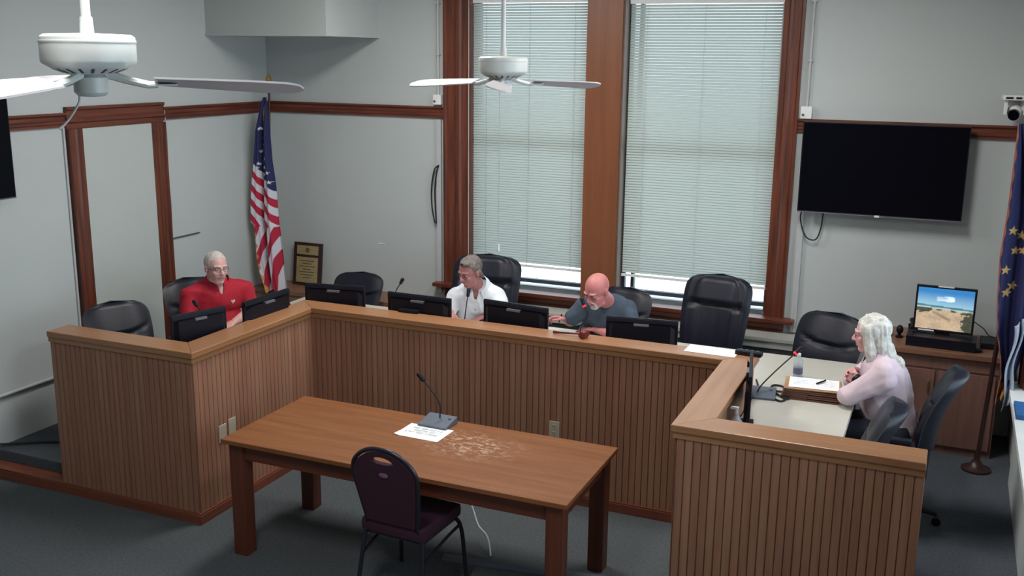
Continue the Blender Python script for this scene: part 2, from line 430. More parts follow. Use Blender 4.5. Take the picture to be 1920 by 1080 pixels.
w1 = window(1, WX0, WX1, 1.1, 'l'); w2 = window(2, WX2, WX3, 1.1, 'r')
# casing around the pair and the broad pilaster between
g = G()
casing_piece(g, (CA0, 0, WZ0), (CA0, 0, WZ1+.2), (.235, 0, 0), 'z', (0, -1, 0))
casing_piece(g, (CA1, 0, WZ0), (CA1, 0, WZ1+.2), (-.165, 0, 0), 'z', (0, -1, 0))
struct('trim_6', g, TRIM)
g = G(); casing_piece(g, (CA0, 0, WZ1+.25), (CA1, 0, WZ1+.25), (0, 0, -.25), 'x', (0, -1, 0))
struct('trim_7', g, TRIMX)
g = G(); g.b2((WX1, -.03, WZ0), (WX2, .0, WZ1)); g.b2((WX1, 0, WZ0), (WX1+.012, .14, WZ1))
struct('trim_8', g, PILW)
g = G(); g.b2((WX0, -.0, WZ0), (WX0+.012, .14, WZ1)); g.b2((WX3-.012, 0, WZ0), (WX3, .14, WZ1))
struct('trim_9', g, TRIM)
struct('trim_10', G().b2((WX2-.001, 0, WZ0), (WX2+.012, .14, WZ1)), plain('reveal_paint', srgb(132, 116, 104), .6, var=.02))
g = G(); g.b2((-1.37, -.12, WZ0-.035), (1.97, .0, WZ0), ch=.008); g.b2((WX0, -.01, WZ0-.02), (WX3, .16, WZ0))
sill = struct('window_sill', g, TRIMX)
g = G(); casing_piece(g, (-1.28, 0, WZ0-.035), (1.88, 0, WZ0-.035), (0, 0, -.14), 'x', (0, -1, 0)); g.build('apron', TRIMX, sill)
for (x0, x1, zb, lab, zt) in ((WX0+.01, WX1-.004, 1.115, 'white slatted blind lowered over the left window behind the man in white', 3.52), (WX2+.035, WX3-.004, 1.12, 'white slatted blind lowered over the right window beside the television', 3.50)):
    t = thing('window_blind', lab, 'blind', (0, 0, 0), 0, 'blinds in the tall windows'); blind(t, x0, x1, zt, zb, .07, None)
# side windows in the right wall
for i, (a, b) in enumerate(SW):
    r = bpy.data.objects.new('window_%d' % (3+i), None); COL.objects.link(r); r['kind'] = 'structure'
    g = G()
    g.b2((XR+.14, a, SZ0), (XR+.19, a+.05, SZ1)); g.b2((XR+.14, b-.05, SZ0), (XR+.19, b, SZ1)); g.b2((XR+.14, a, SZ0), (XR+.19, b, SZ0+.05))
    g.b2((XR+.14, a, SZ1-.05), (XR+.19, b, SZ1)); g.b2((XR+.14, a, 2.0), (XR+.19, b, 2.06)); g.b2((XR+.14, (a+b)/2-.05, SZ0), (XR+.19, (a+b)/2+.05, SZ1))
    g.build('window_frame', BRONZE, r); G().b2((XR+.162, a, SZ0), (XR+.166, b, SZ1)).build('pane', GLASS, r)
    g = G(); casing_piece(g, (XR, b+.16, SZ0), (XR, b+.16, SZ1+.2), (0, -.16, 0), 'z', (-1, 0, 0)); casing_piece(g, (XR, a-.16, SZ0), (XR, a-.16, SZ1+.2), (0, .16, 0), 'z', (-1, 0, 0))
    g.build('window_casing', TRIM, r)
    G().b2((XR-.10, a-.2, SZ0-.04), (XR+.15, b+.2, SZ0)).build('window_sill', WHITEP, r)
    G().b2((XR-.03, a-.1, .0), (XR, b+.1, SZ0-.06)).build('wainscot_panel', WALL, r)

# ------------------------------------------------------------------ dais
Xa, Ya, Yb, Xd, Xr, Yr, Xe, HB, CW = -1.234, -3.620, -2.300, -2.464, 1.837, -3.575, 3.07, 1.175, 0.198
def poly(o): return [(Xd, Ya+o), (Xa-o, Ya+o), (Xa-o, Yb+o), (Xr+o, Yb+o), (Xr+o, Yr+o), (Xe, Yr+o)]
dais = thing('council_dais', 'long U-shaped council bench with grooved brown panelling, tan top rail and cream worktop', 'bench', (0, -2.3, 0))
DL = Vector((0, -2.3, 0))
def D(g, name, mat, smooth=False):
    g.v = [v-DL for v in g.v]; return g.build(name, mat, dais, smooth)
PO, PI_ = poly(.03), poly(.17)
rnd = random.Random(3)
for i in range(5):
    a, b = Vector(PO[i]), Vector(PO[i+1]); c, d2 = Vector(PI_[i]), Vector(PI_[i+1])
    L = (b-a).length; u = (b-a)/L; nrm = Vector((u.y, -u.x))   # outward
    g = G(); nb = max(2, round(L/.044)); bw = L/nb; prof = []
    # back body
    g.prism([(a.x, a.y, 0), (b.x, b.y, 0), (d2.x, d2.y, 0), (c.x, c.y, 0)], (0, 0, HB-.04))
    tone = 1.0
    for k in range(nb):
        if k % 2 == 0 or rnd.random() < .5: tone = rnd.choice([(.97, .92, .91), (1.0, 1.0, 1.0), (1.04, 1.06, 1.05), (1.0, .95, .95), (.93, .86, .86)])
        s0, s1 = k*bw, (k+1)*bw
        for (e0, q0, e1, q1, tt) in ((s0, .002, s0+.0035, .007, .6), (s0+.0035, .007, s0+.012, .008, 1), (s0+.012, .008, s1-.0035, .008, 1), (s1-.0035, .008, s1, .002, .6)):
            p = a+u*e0+nrm*q0; q = a+u*e1+nrm*q1
            ttt = tuple(x*(1 if tt == 1 else .66) for x in tone)
            g.add([(p.x, p.y, 0), (q.x, q.y, 0), (q.x, q.y, HB-.04), (p.x, p.y, HB-.04)], [(0, 1, 2, 3)], 0, ttt)
    D(g, 'front_panel', BENCHW)
CO, CI = poly(0), poly(CW)
for i in range(5):
    a, b, c, d2 = CO[i], CO[i+1], CI[i+1], CI[i]
    g = G().prism([(a[0], a[1], HB-.04), (b[0], b[1], HB-.04), (c[0], c[1], HB-.04), (d2[0], d2[1], HB-.04)], (0, 0, .04))
    o = D(g, 'top_rail', CAPY if i in (1, 3) else CAPX)
    bv = o.modifiers.new('bevel', 'BEVEL'); bv.width = .005; bv.segments = 2
    m1, m2 = poly(.012), poly(.03)
    g = G().prism([(*m1[i], HB-.075), (*m1[i+1], HB-.075), (*m2[i+1], HB-.075), (*m2[i], HB-.075)], (0, 0, .035))
    D(g, 'rail_moulding', CAPY if i in (1, 3) else CAPX)
    bo, bi = poly(.005), poly(.035)
    b2o, b2i = poly(.012), poly(.035)
    bb = [list(p) for p in bo]; bi2 = [list(p) for p in bi]
    g = G().prism([(*bo[i], 0), (*bo[i+1], 0), (*bi[i+1], 0), (*bi[i], 0)], (0, 0, .062))
    g.prism([(*b2o[i], .062), (*b2o[i+1], .062), (*b2i[i+1], .062), (*b2i[i], .062)], (0, 0, .012))
    D(g, 'base_moulding', BASEWY if i in (1, 3) else BASEW)
# worktops
WT = 0.90
for a, b in (((-2.15, -3.42, WT-.04), (-1.40, -1.08, WT)), ((-1.40, -2.14, WT-.04), (2.0, -1.08, WT)), ((2.0, -3.42, WT-.04), (2.62, -1.08, WT))):
    pass
def Wk(g, name, mat):
    g.v = [v-Vector((0, -1.6, WT-.04)) for v in g.v]; return g.build(name, mat, wk)
wk = thing('worktop', 'cream laminate worktop running round the inside of the council bench', 'worktop', (0, -1.6, WT-.04))
for a, b in (((-2.15, -3.40, WT-.04), (-1.412, -1.08, WT)), ((-1.412, -2.125, WT-.04), (2.015, -1.08, WT)), ((2.015, -3.40, WT-.04), (2.62, -1.08, WT))):
    Wk(G().b2(a, b), 'worktop_section', LAMI)
for (x, y) in ((-2.05, -3.3), (-2.05, -1.2), (0, -1.2), (1.9, -1.2), (2.5, -3.3), (2.5, -1.2)):
    Wk(G().b2((x-.03, y-.03, ZP), (x+.03, y+.03, WT-.04)), 'support_leg', BLACKM)
def outlet(x, y, z, nrm, rz, sockets, lab):
    g = G(); R = RZ(rz); c = Vector((x, y, z)); g.box(c, (.075, .008, .118), R, ch=.003)
    o = D(g, 'outlet_plate', PLATEB); o['label'] = lab
    if sockets:
        for dz in (-.025, .025):
            g = G().box(c+R @ Vector((0, -.005, dz)), (.032, .004, .026), R)
            for dx in (-.006, .006): g.box(c+R @ Vector((dx, -.0065, dz)), (.003, .003, .009), R, 1)
            g.v = [v-DL for v in g.v]; g.build('socket', [PLATEB, DARKV], o)
    return o
outlet(Xa-.03+.012, -3.345, .545, 0, PI/2, False, 'almond blank plate near the corner of the left arm')
outlet(Xa-.03+.012, -3.245, .56, 0, PI/2, False, 'almond blank plate nearer the back of the left arm')
outlet(.71, Yb+.03-.012, .52, 0, 0, True, 'almond double socket plate on the main front')
# wooden strip along the step left of the dais
g = G(); g.b2((XL, Ya+.005, 0), (Xd, -3.48, .062)); g.b2((XL, Ya+.012, .062), (Xd, -3.48, .074)); struct('trim_11', g, BASEW)
# pipe along the left wall and its cable
tag(G().tube([(XL+.03, -9.0, .54), (XL+.03, -2.7, .535)], .014, 10).build('wall_pipe', CONDUIT, smooth=True), 'painted pipe running low along the left wall behind the bench end', 'pipe')
tag(G().tube(catmull([(XL+.02, -3.46, .175), (-3.1, -3.33, .165), (-2.9, -3.2, .16), (-2.6, -3.1, .158), (-2.3, -3.05, .158)]), .009, 8).build('power_cable', RUBBER, smooth=True), 'black cable lying on the carpeted step left of the bench', 'cable')

# ------------------------------------------------------------------ public table
TX0, TX1, TY0, TY1 = -.833, 1.385, -3.872, -2.991
t = thing('wooden_table', 'long worn wooden table with scuffed top standing in front of the bench', 'table', (.276, -3.43, 0))
TO = Vector((.276, -3.43, 0))
def T(g, name, mat, root=None, o=None, smooth=False):
    oo = o or TO; g.v = [v-oo for v in g.v]; return g.build(name, mat, root or t, smooth)
g = G().b2((TX0, TY0, .732), (TX1, TY1, .76), ch=.006)
me = g.build('tabletop', TTOP, t); me.location = -TO
# object-space worn patch is measured in room units, so the top keeps a room origin
for a, b in (((TX0+.09, TY0+.05, .63), (TX1-.09, TY0+.075, .732)), ((TX0+.09, TY1-.075, .63), (TX1-.09, TY1-.05, .732))): T(G().b2(a, b), 'apron', TAPR)
for a, b in (((TX0+.05, TY0+.09, .63), (TX0+.075, TY1-.09, .732)), ((TX1-.075, TY0+.09, .63), (TX1-.05, TY1-.09, .732))): T(G().b2(a, b), 'apron', TAPR)
for x in (TX0+.035, TX1-.035-.095):
    for y in (TY0+.035, TY1-.035-.095): T(G().b2((x, y, 0), (x+.095, y+.095, .732), ch=.005), 'leg', TLEG)

# ------------------------------------------------------------------ microphones
def mic(name_label, base, bz_rot, neck, ring=False, base_size=(.20, .16), kind='big'):
    r = thing('gooseneck_microphone', name_label, 'microphone', base, 0, 'desk microphones')
    B = Vector(base); R = RZ(bz_rot); w, d = base_size
    pr = [(-d/2, .0), (d/2, 0), (d/2, .042), (-d/2, .016)]
    g = G().prism([R @ Vector((-w/2, a, b)) for a, b in pr], R @ Vector((w, 0, 0)))
    o = g.build('mic_base', GREYP, r)
    bv = o.modifiers.new('bevel', 'BEVEL'); bv.width = .003; bv.segments = 2
    g = G().cyl(R @ Vector((w*.34, d*.2, .03)), R @ Vector((w*.34, d*.2, .042)), .009, n=12); g.build('talk_button', SILVER, o)
    pts = [Vector(p)-B for p in neck]; g = G().tube(catmull(pts), .0045, 8); g.build('gooseneck', BLACKM, r, True)
    d_ = (pts[-1]-pts[-2]).normalized(); p = pts[-1]
    g = G(); g.cap(p, p+d_*.045, .013, .015, 12); hd = g.build('mic_head', BLACKP, r, True)
    if ring: G().cyl(p-d_*.014, p-d_*.002, .014, n=14).build('light_ring', REDL, hd, True)
    return r
mic('microphone on the worn public table, its neck bent up and left', (.235, -3.10, .76), -.03, [(.235, -3.07, .79), (.235, -3.07, .88), (.20, -3.10, .97), (.145, -3.12, 1.045)])
mic('microphone behind the fourth monitor, head rising at its left corner', (-.95, -1.62, WT), 0, [(-.92, -1.6, .93), (-.92, -1.62, 1.08), (-.87, -1.68, 1.20), (-.80, -1.72, 1.29)])
mic('microphone standing in front of the man in the white shirt', (-.22, -1.78, WT), 0, [(-.215, -1.78, .93), (-.214, -1.79, 1.06), (-.216, -1.76, 1.17), (-.22, -1.72, 1.25)])
mic('red-ringed microphone below the beard of the man in the dark shirt', (.66, -1.70, WT), 0, [(.66, -1.68, .93), (.68, -1.69, 1.10), bp(1102, 592, 'Y', -1.68), bp(1095, 572, 'Y', -1.66)], True)
mic('thin microphone whose tip crosses the red shirt', (-1.72, -2.9, WT), PI/2, [(-1.72, -2.9, .93), (-1.73, -2.88, 1.10), (-1.80, -2.84, 1.19), (-1.88, -2.80, 1.235)])
mic('red-ringed microphone on the right worktop with long neck leaning to the empty chair', tuple(bp(1424, 742, 'Z', WT)), .1, [bp(1420, 735, 'Z', .93), bp(1428, 722, 'Y', -2.1), bp(1455, 695, 'Y', -2.05), bp(1493, 661, 'Y', -1.98)], True)

# ------------------------------------------------------------------ monitors
def monitor_proto(label):
    r = thing('computer_monitor', label, 'monitor', (0, 0, 0), 0, 'monitors along the bench')
    W, H = .53, .315; zb = .10
    g = G().b2((-W/2, -.014, zb), (W/2, .012, zb+H), ch=.006); g.prism([(-W/2+.02, .012, zb+.03), (-W/2+.05, .045, zb+.06), (W/2-.05, .045, zb+.06), (W/2-.02, .012, zb+.03)], (0, 0, H-.1))
    sh = g.build('housing', BLACKP, r)
    G().b2((-W/2+.012, -.0155, zb+.014), (W/2-.012, -.014, zb+H-.012)).build('screen', SCREEN, sh)
    G().b2((-W/2+.004, .012, zb+H-.035), (W/2-.004, .022, zb+H-.006), ch=.003).build('top_ridge', LEATHER, sh)
    G().b2((-.055, .022, zb+H-.055), (.055, .0475, zb+H-.04)).build('maker_mark', SILVER, sh)
    G().b2((-.03, .02, .01), (.03, .05, zb+.12), ch=.004).build('stand_neck', BLACKP, r)
    G().b2((-.12, -.06, 0), (.12, .12, .014), ch=.004).build('stand_base', BLACKP, r)
    return r
# screen faces local -y; (left end, right end) of the top edge as surveyed in the room
mon = monitor_proto('monitor in front of the empty chair at the left end of the bench')
MON = [((319, 593), (422, 573), 1.31, None),
       ((455, 567), (540, 540), 1.31, 'monitor tilted beside the man in red, second from the left'),
       ((572, 530), (684, 537), 1.30, 'monitor hiding the empty chair between the men in red and white'),
       ((728, 546), (846, 560), 1.30, 'monitor left of the man in the white shirt'),
       ((908, 560), (1028, 578), 1.30, 'monitor standing between the men in white and dark shirts'),
       ((1137, 592), (1272, 602), 1.27, 'monitor right of the bearded man, before the tall empty chair')]
for i, (a, b, z, lab) in enumerate(MON):
    A = bp(a[0], a[1], 'Z', z); B = bp(b[0], b[1], 'Z', z); mid = (A+B)/2
    ang = math.atan2(B.y-A.y, B.x-A.x)+PI      # back faces the room
    if i == 0: o = mon
    else: o = dup(mon); o['label'] = lab
    dz = z-WT-(.10+.315)
    o.location = (mid.x, mid.y, WT); o.rotation_euler = (0, 0, ang)
    o.scale = ((B-A).length/.53, .8, (z-WT)/.415)
o = dup(mon); o['label'] = 'monitor seen edge-on at the inner side of the right arm'
o.location = (2.085, -2.70, WT); o.rotation_euler = (0, 0, PI/2+.17); o.scale = (.95, .55, .39/.415)

# ------------------------------------------------------------------ office chairs
def back_panel(W, H, thick, top_round, style, taper=.85):
    """padded backrest in the xz plane, front towards -y, bottom centre at origin"""
    nu, nv = 25, 33
    def halfw(t):
        wv = W/2*(taper+(1-taper)*math.sin(min(1, t*1.15)*PI*.55))
        if t > 1-top_round: q = (t-(1-top_round))/top_round; wv *= max(0.0, 1-q**3.6)**.42*.999+.001
        if t < .06: wv *= .88+.12*(t/.06)
        return wv
    def P(side):
        def fn(i, j):
            t = j; a = -math.cos(i*PI); hw = halfw(t); x = a*hw
            edge = (1-abs(a)**4); te = min(1, (1-t)/.05, t/.04+.1); k = edge*max(0, te)**.5
            yc = .035*math.sin(t*PI*1.1)*-1+.10*t+(-.05*abs(a)**2)      # recline and wrap
            z = t*H
            if side > 0: y = yc+thick*.45*k
            else:
                pad = 1.0
                if style == 'exec':
                    if t > .68: pad = 1.25-.3*abs(math.sin((t-.68)/.32*PI))*0+(.18 if abs(a) < .6 else 0)
                    if abs(t-.68) < .03 and abs(a) < .72: pad = .45
                    if abs(abs(a)-.72) < .06: pad *= .7
                    if t < .66 and abs(a) < .6: pad = .7+.05*math.sin(a*30)
                else:
                    if t > .55: pad = 1.15-.6*abs(a)**3
                    else: pad = .85+.3*math.sin(t*PI/.55)
                    if abs(t-.55-.12*a*a) < .025: pad = .62
                y = yc-thick*.6*k*pad
            return Vector((x, y, z))
        return fn
    g = G(); f = P(-1); b = P(1)
    vs = [f(i/(nu-1), j/(nv-1)) for j in range(nv) for i in range(nu)]; n0 = len(vs)
    vs += [b(i/(nu-1), j/(nv-1)) for j in range(nv) for i in range(nu)]; fs = []
    for j in range(nv-1):
        for i in range(nu-1):
            a = j*nu+i; fs.append((a, a+1, a+nu+1, a+nu)); fs.append((n0+a+nu, n0+a+nu+1, n0+a+1, n0+a))
    for j in range(nv-1):
        a = j*nu; fs.append((a+nu, n0+a+nu, n0+a, a)); a = j*nu+nu-1; fs.append((a, n0+a, n0+a+nu, a+nu))
    for i in range(nu-1): fs.append((i, n0+i, n0+i+1, i+1)); a = (nv-1)*nu+i; fs.append((a, a+1, n0+a+1, n0+a))
    g.add(vs, fs); return g
def office_chair(style, label, arms=True):
    r = thing('office_chair', label, 'chair', (0, 0, 0), 0, 'black leather chairs behind the bench')
    big = style == 'exec'
    SH = .46; W = .56 if big else .50; H = .74 if big else .56
    g = back_panel(W, H, .13 if big else .10, .24 if big else .30, style)
    R = RX(math.radians(-6)); g.v = [R @ v+Vector((0, .19, SH+.02+(0 if big else .06))) for v in g.v]
    g.build('backrest', LEATHER, r, 'all')
    g = G().box((0, -.03, SH-.05), (.50, .48, .11), ch=.04); g.build('seat', LEATHER, r, True)
    for s in (-1, 1):
        g = G().box((s*.285, -.03, SH+.19), (.06, .28, .04), ch=.017); ar = g.build('armrest', LEATHER, r, True)
        G().tube(catmull([(s*.285, .07, SH+.18), (s*.30, .08, SH+.05), (s*.26, .04, SH-.06), (s*.15, 0, SH-.1)]), .014, 8).build('arm_bracket', BLACKP, ar, True)
    g = G().cyl((0, 0, .10), (0, 0, SH-.1), .028); g.box((0, 0, SH-.115), (.22, .26, .03)); g.build('gas_column', BLACKM, r, True)
    g = G()
    for k in range(5):
        a = 2*PI*k/5+.3; g.tube([(0, 0, .11), (.12*math.cos(a), .12*math.sin(a), .105), (.29*math.cos(a), .29*math.sin(a), .075)], [.026, .022, .014], 8)
    g.build('star_base', BLACKP, r, True)
    for k in range(5):
        a = 2*PI*k/5+.3; x, y = .29*math.cos(a), .29*math.sin(a)
        G().cyl((x-.02*math.sin(a), y+.02*math.cos(a), .028), (x+.02*math.sin(a), y-.02*math.cos(a), .028), .028, n=14).build('caster', BLACKP, r, True)
    return r
def seat_at(o, u, yb, rz, label=None, top=None, wide=1.0):
    """put a chair so that its backrest centre stands at depth yb on the sight line of column u"""
    p = bp(u, 560, 'Y', yb); off = RZ(rz) @ Vector((0, .19, 0))
    o.location = (p.x-off.x, yb-off.y, ZP); o.rotation_euler = (0, 0, rz)
    if label: o['label'] = label
    o.scale = (wide, 1, 1 if top is None else (top-ZP)/(1.22 if wide > 1.05 else 1.10))
    return o
exe = office_chair('exec', 'tall empty black leather executive chair in front of the right window')
seat_at(exe, 1339, -.72, -.15)
WCH = seat_at(dup(exe), 908, -.60, .12, 'tall black leather chair occupied by the man in the white shirt', 1.33, 1.12)
mid = office_chair('mid', 'empty rounded black leather chair between the flag and the man in white')
seat_at(mid, 668, -.62, .10, None, 1.05)
BCH = seat_at(dup(mid), 1166, -.62, -.22, 'black leather chair behind the bearded man in the dark shirt', 1.165)
seat_at(dup(mid), 222, -2.95, 1.15, 'empty black chair nearest the left end of the bench', 1.225)
RCH = seat_at(dup(mid), 366, -2.02, 1.25, 'black leather chair occupied by the man in the red polo shirt', 1.215)
seat_at(dup(mid), 1556, -.86, -.50, 'wide empty black chair between the right window and the woman', 1.19).scale.x = 1.16
FCH = seat_at(dup(mid), 1768, -1.92, -PI/2-.02, 'dark blue-black chair behind the back of the woman in pink', 1.20)
NCH = seat_at(dup(mid), 1652, -2.86, -PI/2+.05, 'empty dark chair nearest the camera at the right arm of the bench', bp(1672, 750, 'Y', -2.86).z)

#%%PART2%%
# ------------------------------------------------------------------ wall things
def wallbox(label, a, b, conduit_top):
    r = thing('junction_box', label, 'electrical box', ((a[0]+b[0])/2, 0, a[2]))
    o = Vector(r.location)
    g = G().b2(a, b, ch=.004); g.v = [v-o for v in g.v]; g.build('box_body', WHITEP, r)
    g = G().cyl(((a[0]+b[0])/2, -.02, b[2]), ((a[0]+b[0])/2, -.02, conduit_top), .011, n=10); g.v = [v-o for v in g.v]; g.build('conduit', CONDUIT, r, True)
    g = G()
    z = b[2]+.35
    while z < conduit_top-.1: g.b2(((a[0]+b[0])/2-.02, -.034, z), ((a[0]+b[0])/2+.02, 0, z+.012)); z += .45
    if g.v: g.v = [v-o for v in g.v]; g.build('strap', CONDUIT, r)
    g = G().cyl((a[0]+.02, -.055, a[2]+.03), (a[0]+.02, a[1]-.012, a[2]+.03), .01, n=10); g.v = [v-o for v in g.v]; g.build('knockout', DARKV, r)
wallbox('small white electrical box on the rail left of the windows', (-1.385, -.05, 2.575), (-1.305, 0, 2.665), ZC)
wallbox('small white electrical box on the rail above the television corner', (1.90, -.05, 2.56), (1.985, 0, 2.655), ZC)
tag(G().b2((1.94, -.03, .80), (1.985, 0, 2.44)).build('cable_raceway', CONDUIT, origin=(1.96, 0, .80)), 'painted vertical cable channel right of the window casing', 'cable channel')
tag(G().b2((-1.36, -.03, .80), (-1.315, 0, 2.44)).build('cable_raceway', CONDUIT, origin=(-1.34, 0, .80)), 'painted vertical cable channel left of the window casing', 'cable channel')
g = G().tube(catmull([(-1.335, -.035, 2.02), (-1.38, -.04, 1.97), (-1.41, -.04, 1.80), (-1.405, -.04, 1.62), (-1.375, -.04, 1.475)]), .007, 8)
g.tube(catmull([(-1.335, -.035, 2.02), (-1.355, -.04, 1.95), (-1.375, -.04, 1.80), (-1.37, -.04, 1.62), (-1.36, -.04, 1.47)]), .007, 8)
tag(g.build('hanging_cable', RUBBER, smooth=True), 'looped black cable hanging on the wall left of the windows', 'cable')
tag(G().tube([(XL+.012, -1.50, 1.405), (XL+.012, -1.12, 1.405)], .006, 6).build('wall_wire', DARKV, smooth=True), 'short wire fixed across the left wall above the man in red', 'wire')
tag(G().tube(catmull([(XL+.02, DY1+.015, 2.58), (XL+.025, DY1+.03, 2.3), (XL+.02, DY1+.02, 1.95), (XL+.02, DY1+.035, 1.7), (XL+.02, DY1+.02, 1.41)]), .004, 6).build('wall_wire', CONDUIT, smooth=True), 'thin wire running down beside the dark doorway casing', 'wire')

def television(label, loc, rz, W=1.21, H=.71):
    r = thing('television', label, 'television', loc, rz, 'wall televisions')
    G().b2((-W/2, -.03, 0), (W/2, .02, H), ch=.004).build('housing', BLACKP, r)
    G().b2((-W/2+.009, -.0325, .012), (W/2-.009, -.030, H-.009)).build('screen', SCREEN, r)
    G().b2((-W/2, -.031, -.004), (W/2, -.01, .004)).build('bottom_strip', SILVER, r)
    G().b2((-.018, -.034, -.010), (.018, -.03, .006)).build('maker_mark', WHITEP, r)
    G().b2((-.25, .02, .15), (.25, .10, .55)).build('wall_bracket', BLACKM, r)
    return r
tv = television('large dark television on the back wall right of the windows', (2.545, -.115, 1.835), 0)
television('dark television cut off at the left edge above the doorway wall', (XL+.115, -3.80, 1.99), PI/2, 1.21, .71)
g = G().tube(catmull([(1.975, -.05, 1.86), (1.96, -.05, 1.76), (2.01, -.05, 1.62), (2.09, -.05, 1.60), (2.125, -.05, 1.70), (2.135, -.05, 1.85)]), .006, 8); g.v = [v-tv.location for v in g.v]; g.build('power_cord', RUBBER, tv, True)

# scratch marks where paint is chipped
tag(G().b2((-2.02, -.004, 1.215), (-1.95, -.0005, 1.225)).build('chipped_patch', WHITEP), 'small pale chip in the paint above the empty chair left of the windows', 'paint chip')

# low wooden ledge under the plaque
r = thing('wall_ledge', 'low wooden ledge along the back wall left of the windows', 'ledge', (-2.3, 0, ZP))
def L_(g, name, mat, root, sm=False):
    o = Vector(root.location); g.v = [v-o for v in g.v]; return g.build(name, mat, root, sm)
L_(G().b2((XL, -.40, .70), (-1.30, 0, .745), ch=.004), 'ledge_top', CABTOP, r)
L_(G().b2((XL, -.39, .62), (-1.30, -.37, .70)), 'fascia', CABTOP, r)
L_(G().b2((XL+.001, -.02, ZP), (-1.30, -.001, .70)), 'back_board', DARKW, r)
for x in (-3.2, -2.3, -1.34): L_(G().b2((x-.02, -.38, ZP), (x+.02, -.02, .70)), 'divider', CABW, r)
tag(G().b2((-2.85, -.36, ZP), (-2.45, -.08, .50), ch=.01).build('equipment_box', BLACKP, origin=(-2.65, -.2, ZP)), 'black equipment box on the floor under the ledge by the flag', 'box')
# plaque leaning on the wall
pr = thing('award_plaque', 'dark framed plaque with two gold plates leaning on the ledge', 'plaque', (-2.79, -.11, .745)); pr.rotation_euler = (-.13, .0, 0)
g = G().b2((-.165, -.012, 0), (.165, .012, .43), ch=.004); g.build('plaque_board', DARKW, pr)
PG = plain('plaque_plate', srgb(168, 154, 112), 0.4, metal=.3, var=.08, scale=30)
G().b2((-.125, -.016, .31), (.125, -.012, .40)).build('upper_plate', PG, pr); o = G().b2((-.125, -.016, .03), (.125, -.012, .285)).build('lower_plate', PG, pr)
g = G()
for k in range(7): wv = (.16, .11, .18, .09, .17, .15, .1)[k]; g.b2((-wv/2, -.0175, .245-k*.028), (wv/2, -.016, .25-k*.028))
g.build('engraved_lines', DARKW, o)
up = G().cyl((0, -.0175, .355), (0, -.016, .355), .026, n=20); up.build('seal', BRASS, pr)

# radiator cover under the windows
r = thing('heater_cover', 'long pale enamel heater cover under the windows', 'heater', (.75, 0, ZP))
L_(G().b2((-.95, -.26, .76), (2.42, -.001, .79), ch=.004), 'top_panel', HEATM, r)
L_(G().b2((-.95, -.24, .70), (2.42, -.225, .76)), 'upper_lip', HEATM, r)
L_(G().b2((-.94, -.20, .62), (2.41, -.19, .70)), 'louvre_gap', HEATD, r)
L_(G().b2((-.95, -.26, ZP+.05), (2.42, -.24, .62)), 'front_cover', HEATM, r)
for x in (-.95, 2.40): L_(G().b2((x, -.26, ZP), (x+.02, -.001, .79)), 'end_cap', HEATM, r)

# ------------------------------------------------------------------ ceiling fans
def fan(label, loc, a0, cord):
    x, y, z = loc      # z: underside of the motor drum
    r = thing('ceiling_fan', label, 'fan', (x, y, z), a0, 'white ceiling fans')
    R0 = .142
    g = G().lathe([(.012, .096), (R0*.9, .092), (R0*.985, .084), (R0, .074), (R0, .012), (R0*.98, .004), (R0*.8, -.012), (R0*.45, -.03), (.03, -.032)], n=48)
    dr = g.build('motor_drum', FANW, r, True)
    g = G().lathe([(R0*1.001, .064), (R0*1.010, .067), (R0*1.010, .072), (R0*1.001, .075)], n=48); g.build('trim_band', FANW, dr, True)
    g = G()
    for k in range(18):
        a = 2*PI*k/18; c = Vector((math.cos(a)*.095, math.sin(a)*.095, -.0165)); g.box(c, (.036, .009, .006), RZ(a) @ RY(-.35))
    g.build('vent_slots', DARKV, dr)
    g = G().cyl((0, 0, .09), (0, 0, ZC-z-.06), .0145, n=16); g.build('down_rod', FANW, r, True)
    G().cyl((0, 0, .09), (0, 0, .145), .022, .019, n=16).build('coupling', FANW, r, True)
    G().lathe([(.02, ZC-z-.10), (.06, ZC-z-.06), (.07, ZC-z), (.02, ZC-z)], n=24).build('canopy', FANW, r, True)
    G().lathe([(.04, -.03), (.052, -.04), (.052, -.085), (.04, -.097), (.01, -.10)], n=28).build('switch_housing', FANW, r, True)
    for k in range(3):
        a = 2*PI*k/3; M = RZ(a)
        g = G(); g.tube([M @ Vector(p) for p in ((.05, 0, -.03), (.11, 0, -.048), (.17, 0, -.062), (.20, 0, -.062))], [.014, .013, .012, .01], 8)
        g.box(M @ Vector((.215, 0, -.062)), (.09, .045, .005), M); g.build('blade_bracket', FANW, r, True)
        pitch = math.radians(15); outline = []
        N = 30; x0, x1 = .19, .66
        for i in range(N+1):
            s = i/N; hw = .046+.024*min(1, s*1.6)
            if s > .80: q = (s-.80)/.20; hw *= max(0, 1-q**2.4)**.5*.92+.08
            outline.append((x0+(x1-x0)*s, hw))
        poly_ = [(px, h) for px, h in outline]+[(px, -h) for px, h in outline[::-1]]
        Rp = M @ RX(-pitch)
        pts = [Rp @ Vector((px, h, 0))+Vector((0, 0, -.054-.012*(px-x0)/(x1-x0)*2)) for px, h in poly_]
        g = G().prism(pts, (0, 0, .0065)); g.build('blade', FANB, r)
    if cord:
        L = .92; g = G().cyl((-.045, -.02, -.09), (-.045, -.02, -.09-L), .002, n=6); pc = g.build('pull_chain', CONDUIT, r)
        G().cap(Vector((-.045, -.02, -.09-L)), Vector((-.045, -.02, -.13-L)), .006, .008, 8).build('pull_knob', WHITEP, pc, True)
    else:
        g = G().tube(catmull([(0, -.045, -.09), (.0, -.05, -.12), (.02, -.075, -.17), (.05, -.09, -.20)]), .004, 6); g.build('pull_chain', CONDUIT, r, True)
    return r
FA = math.atan2(CPOS.y+3.0, CPOS.x-.62)
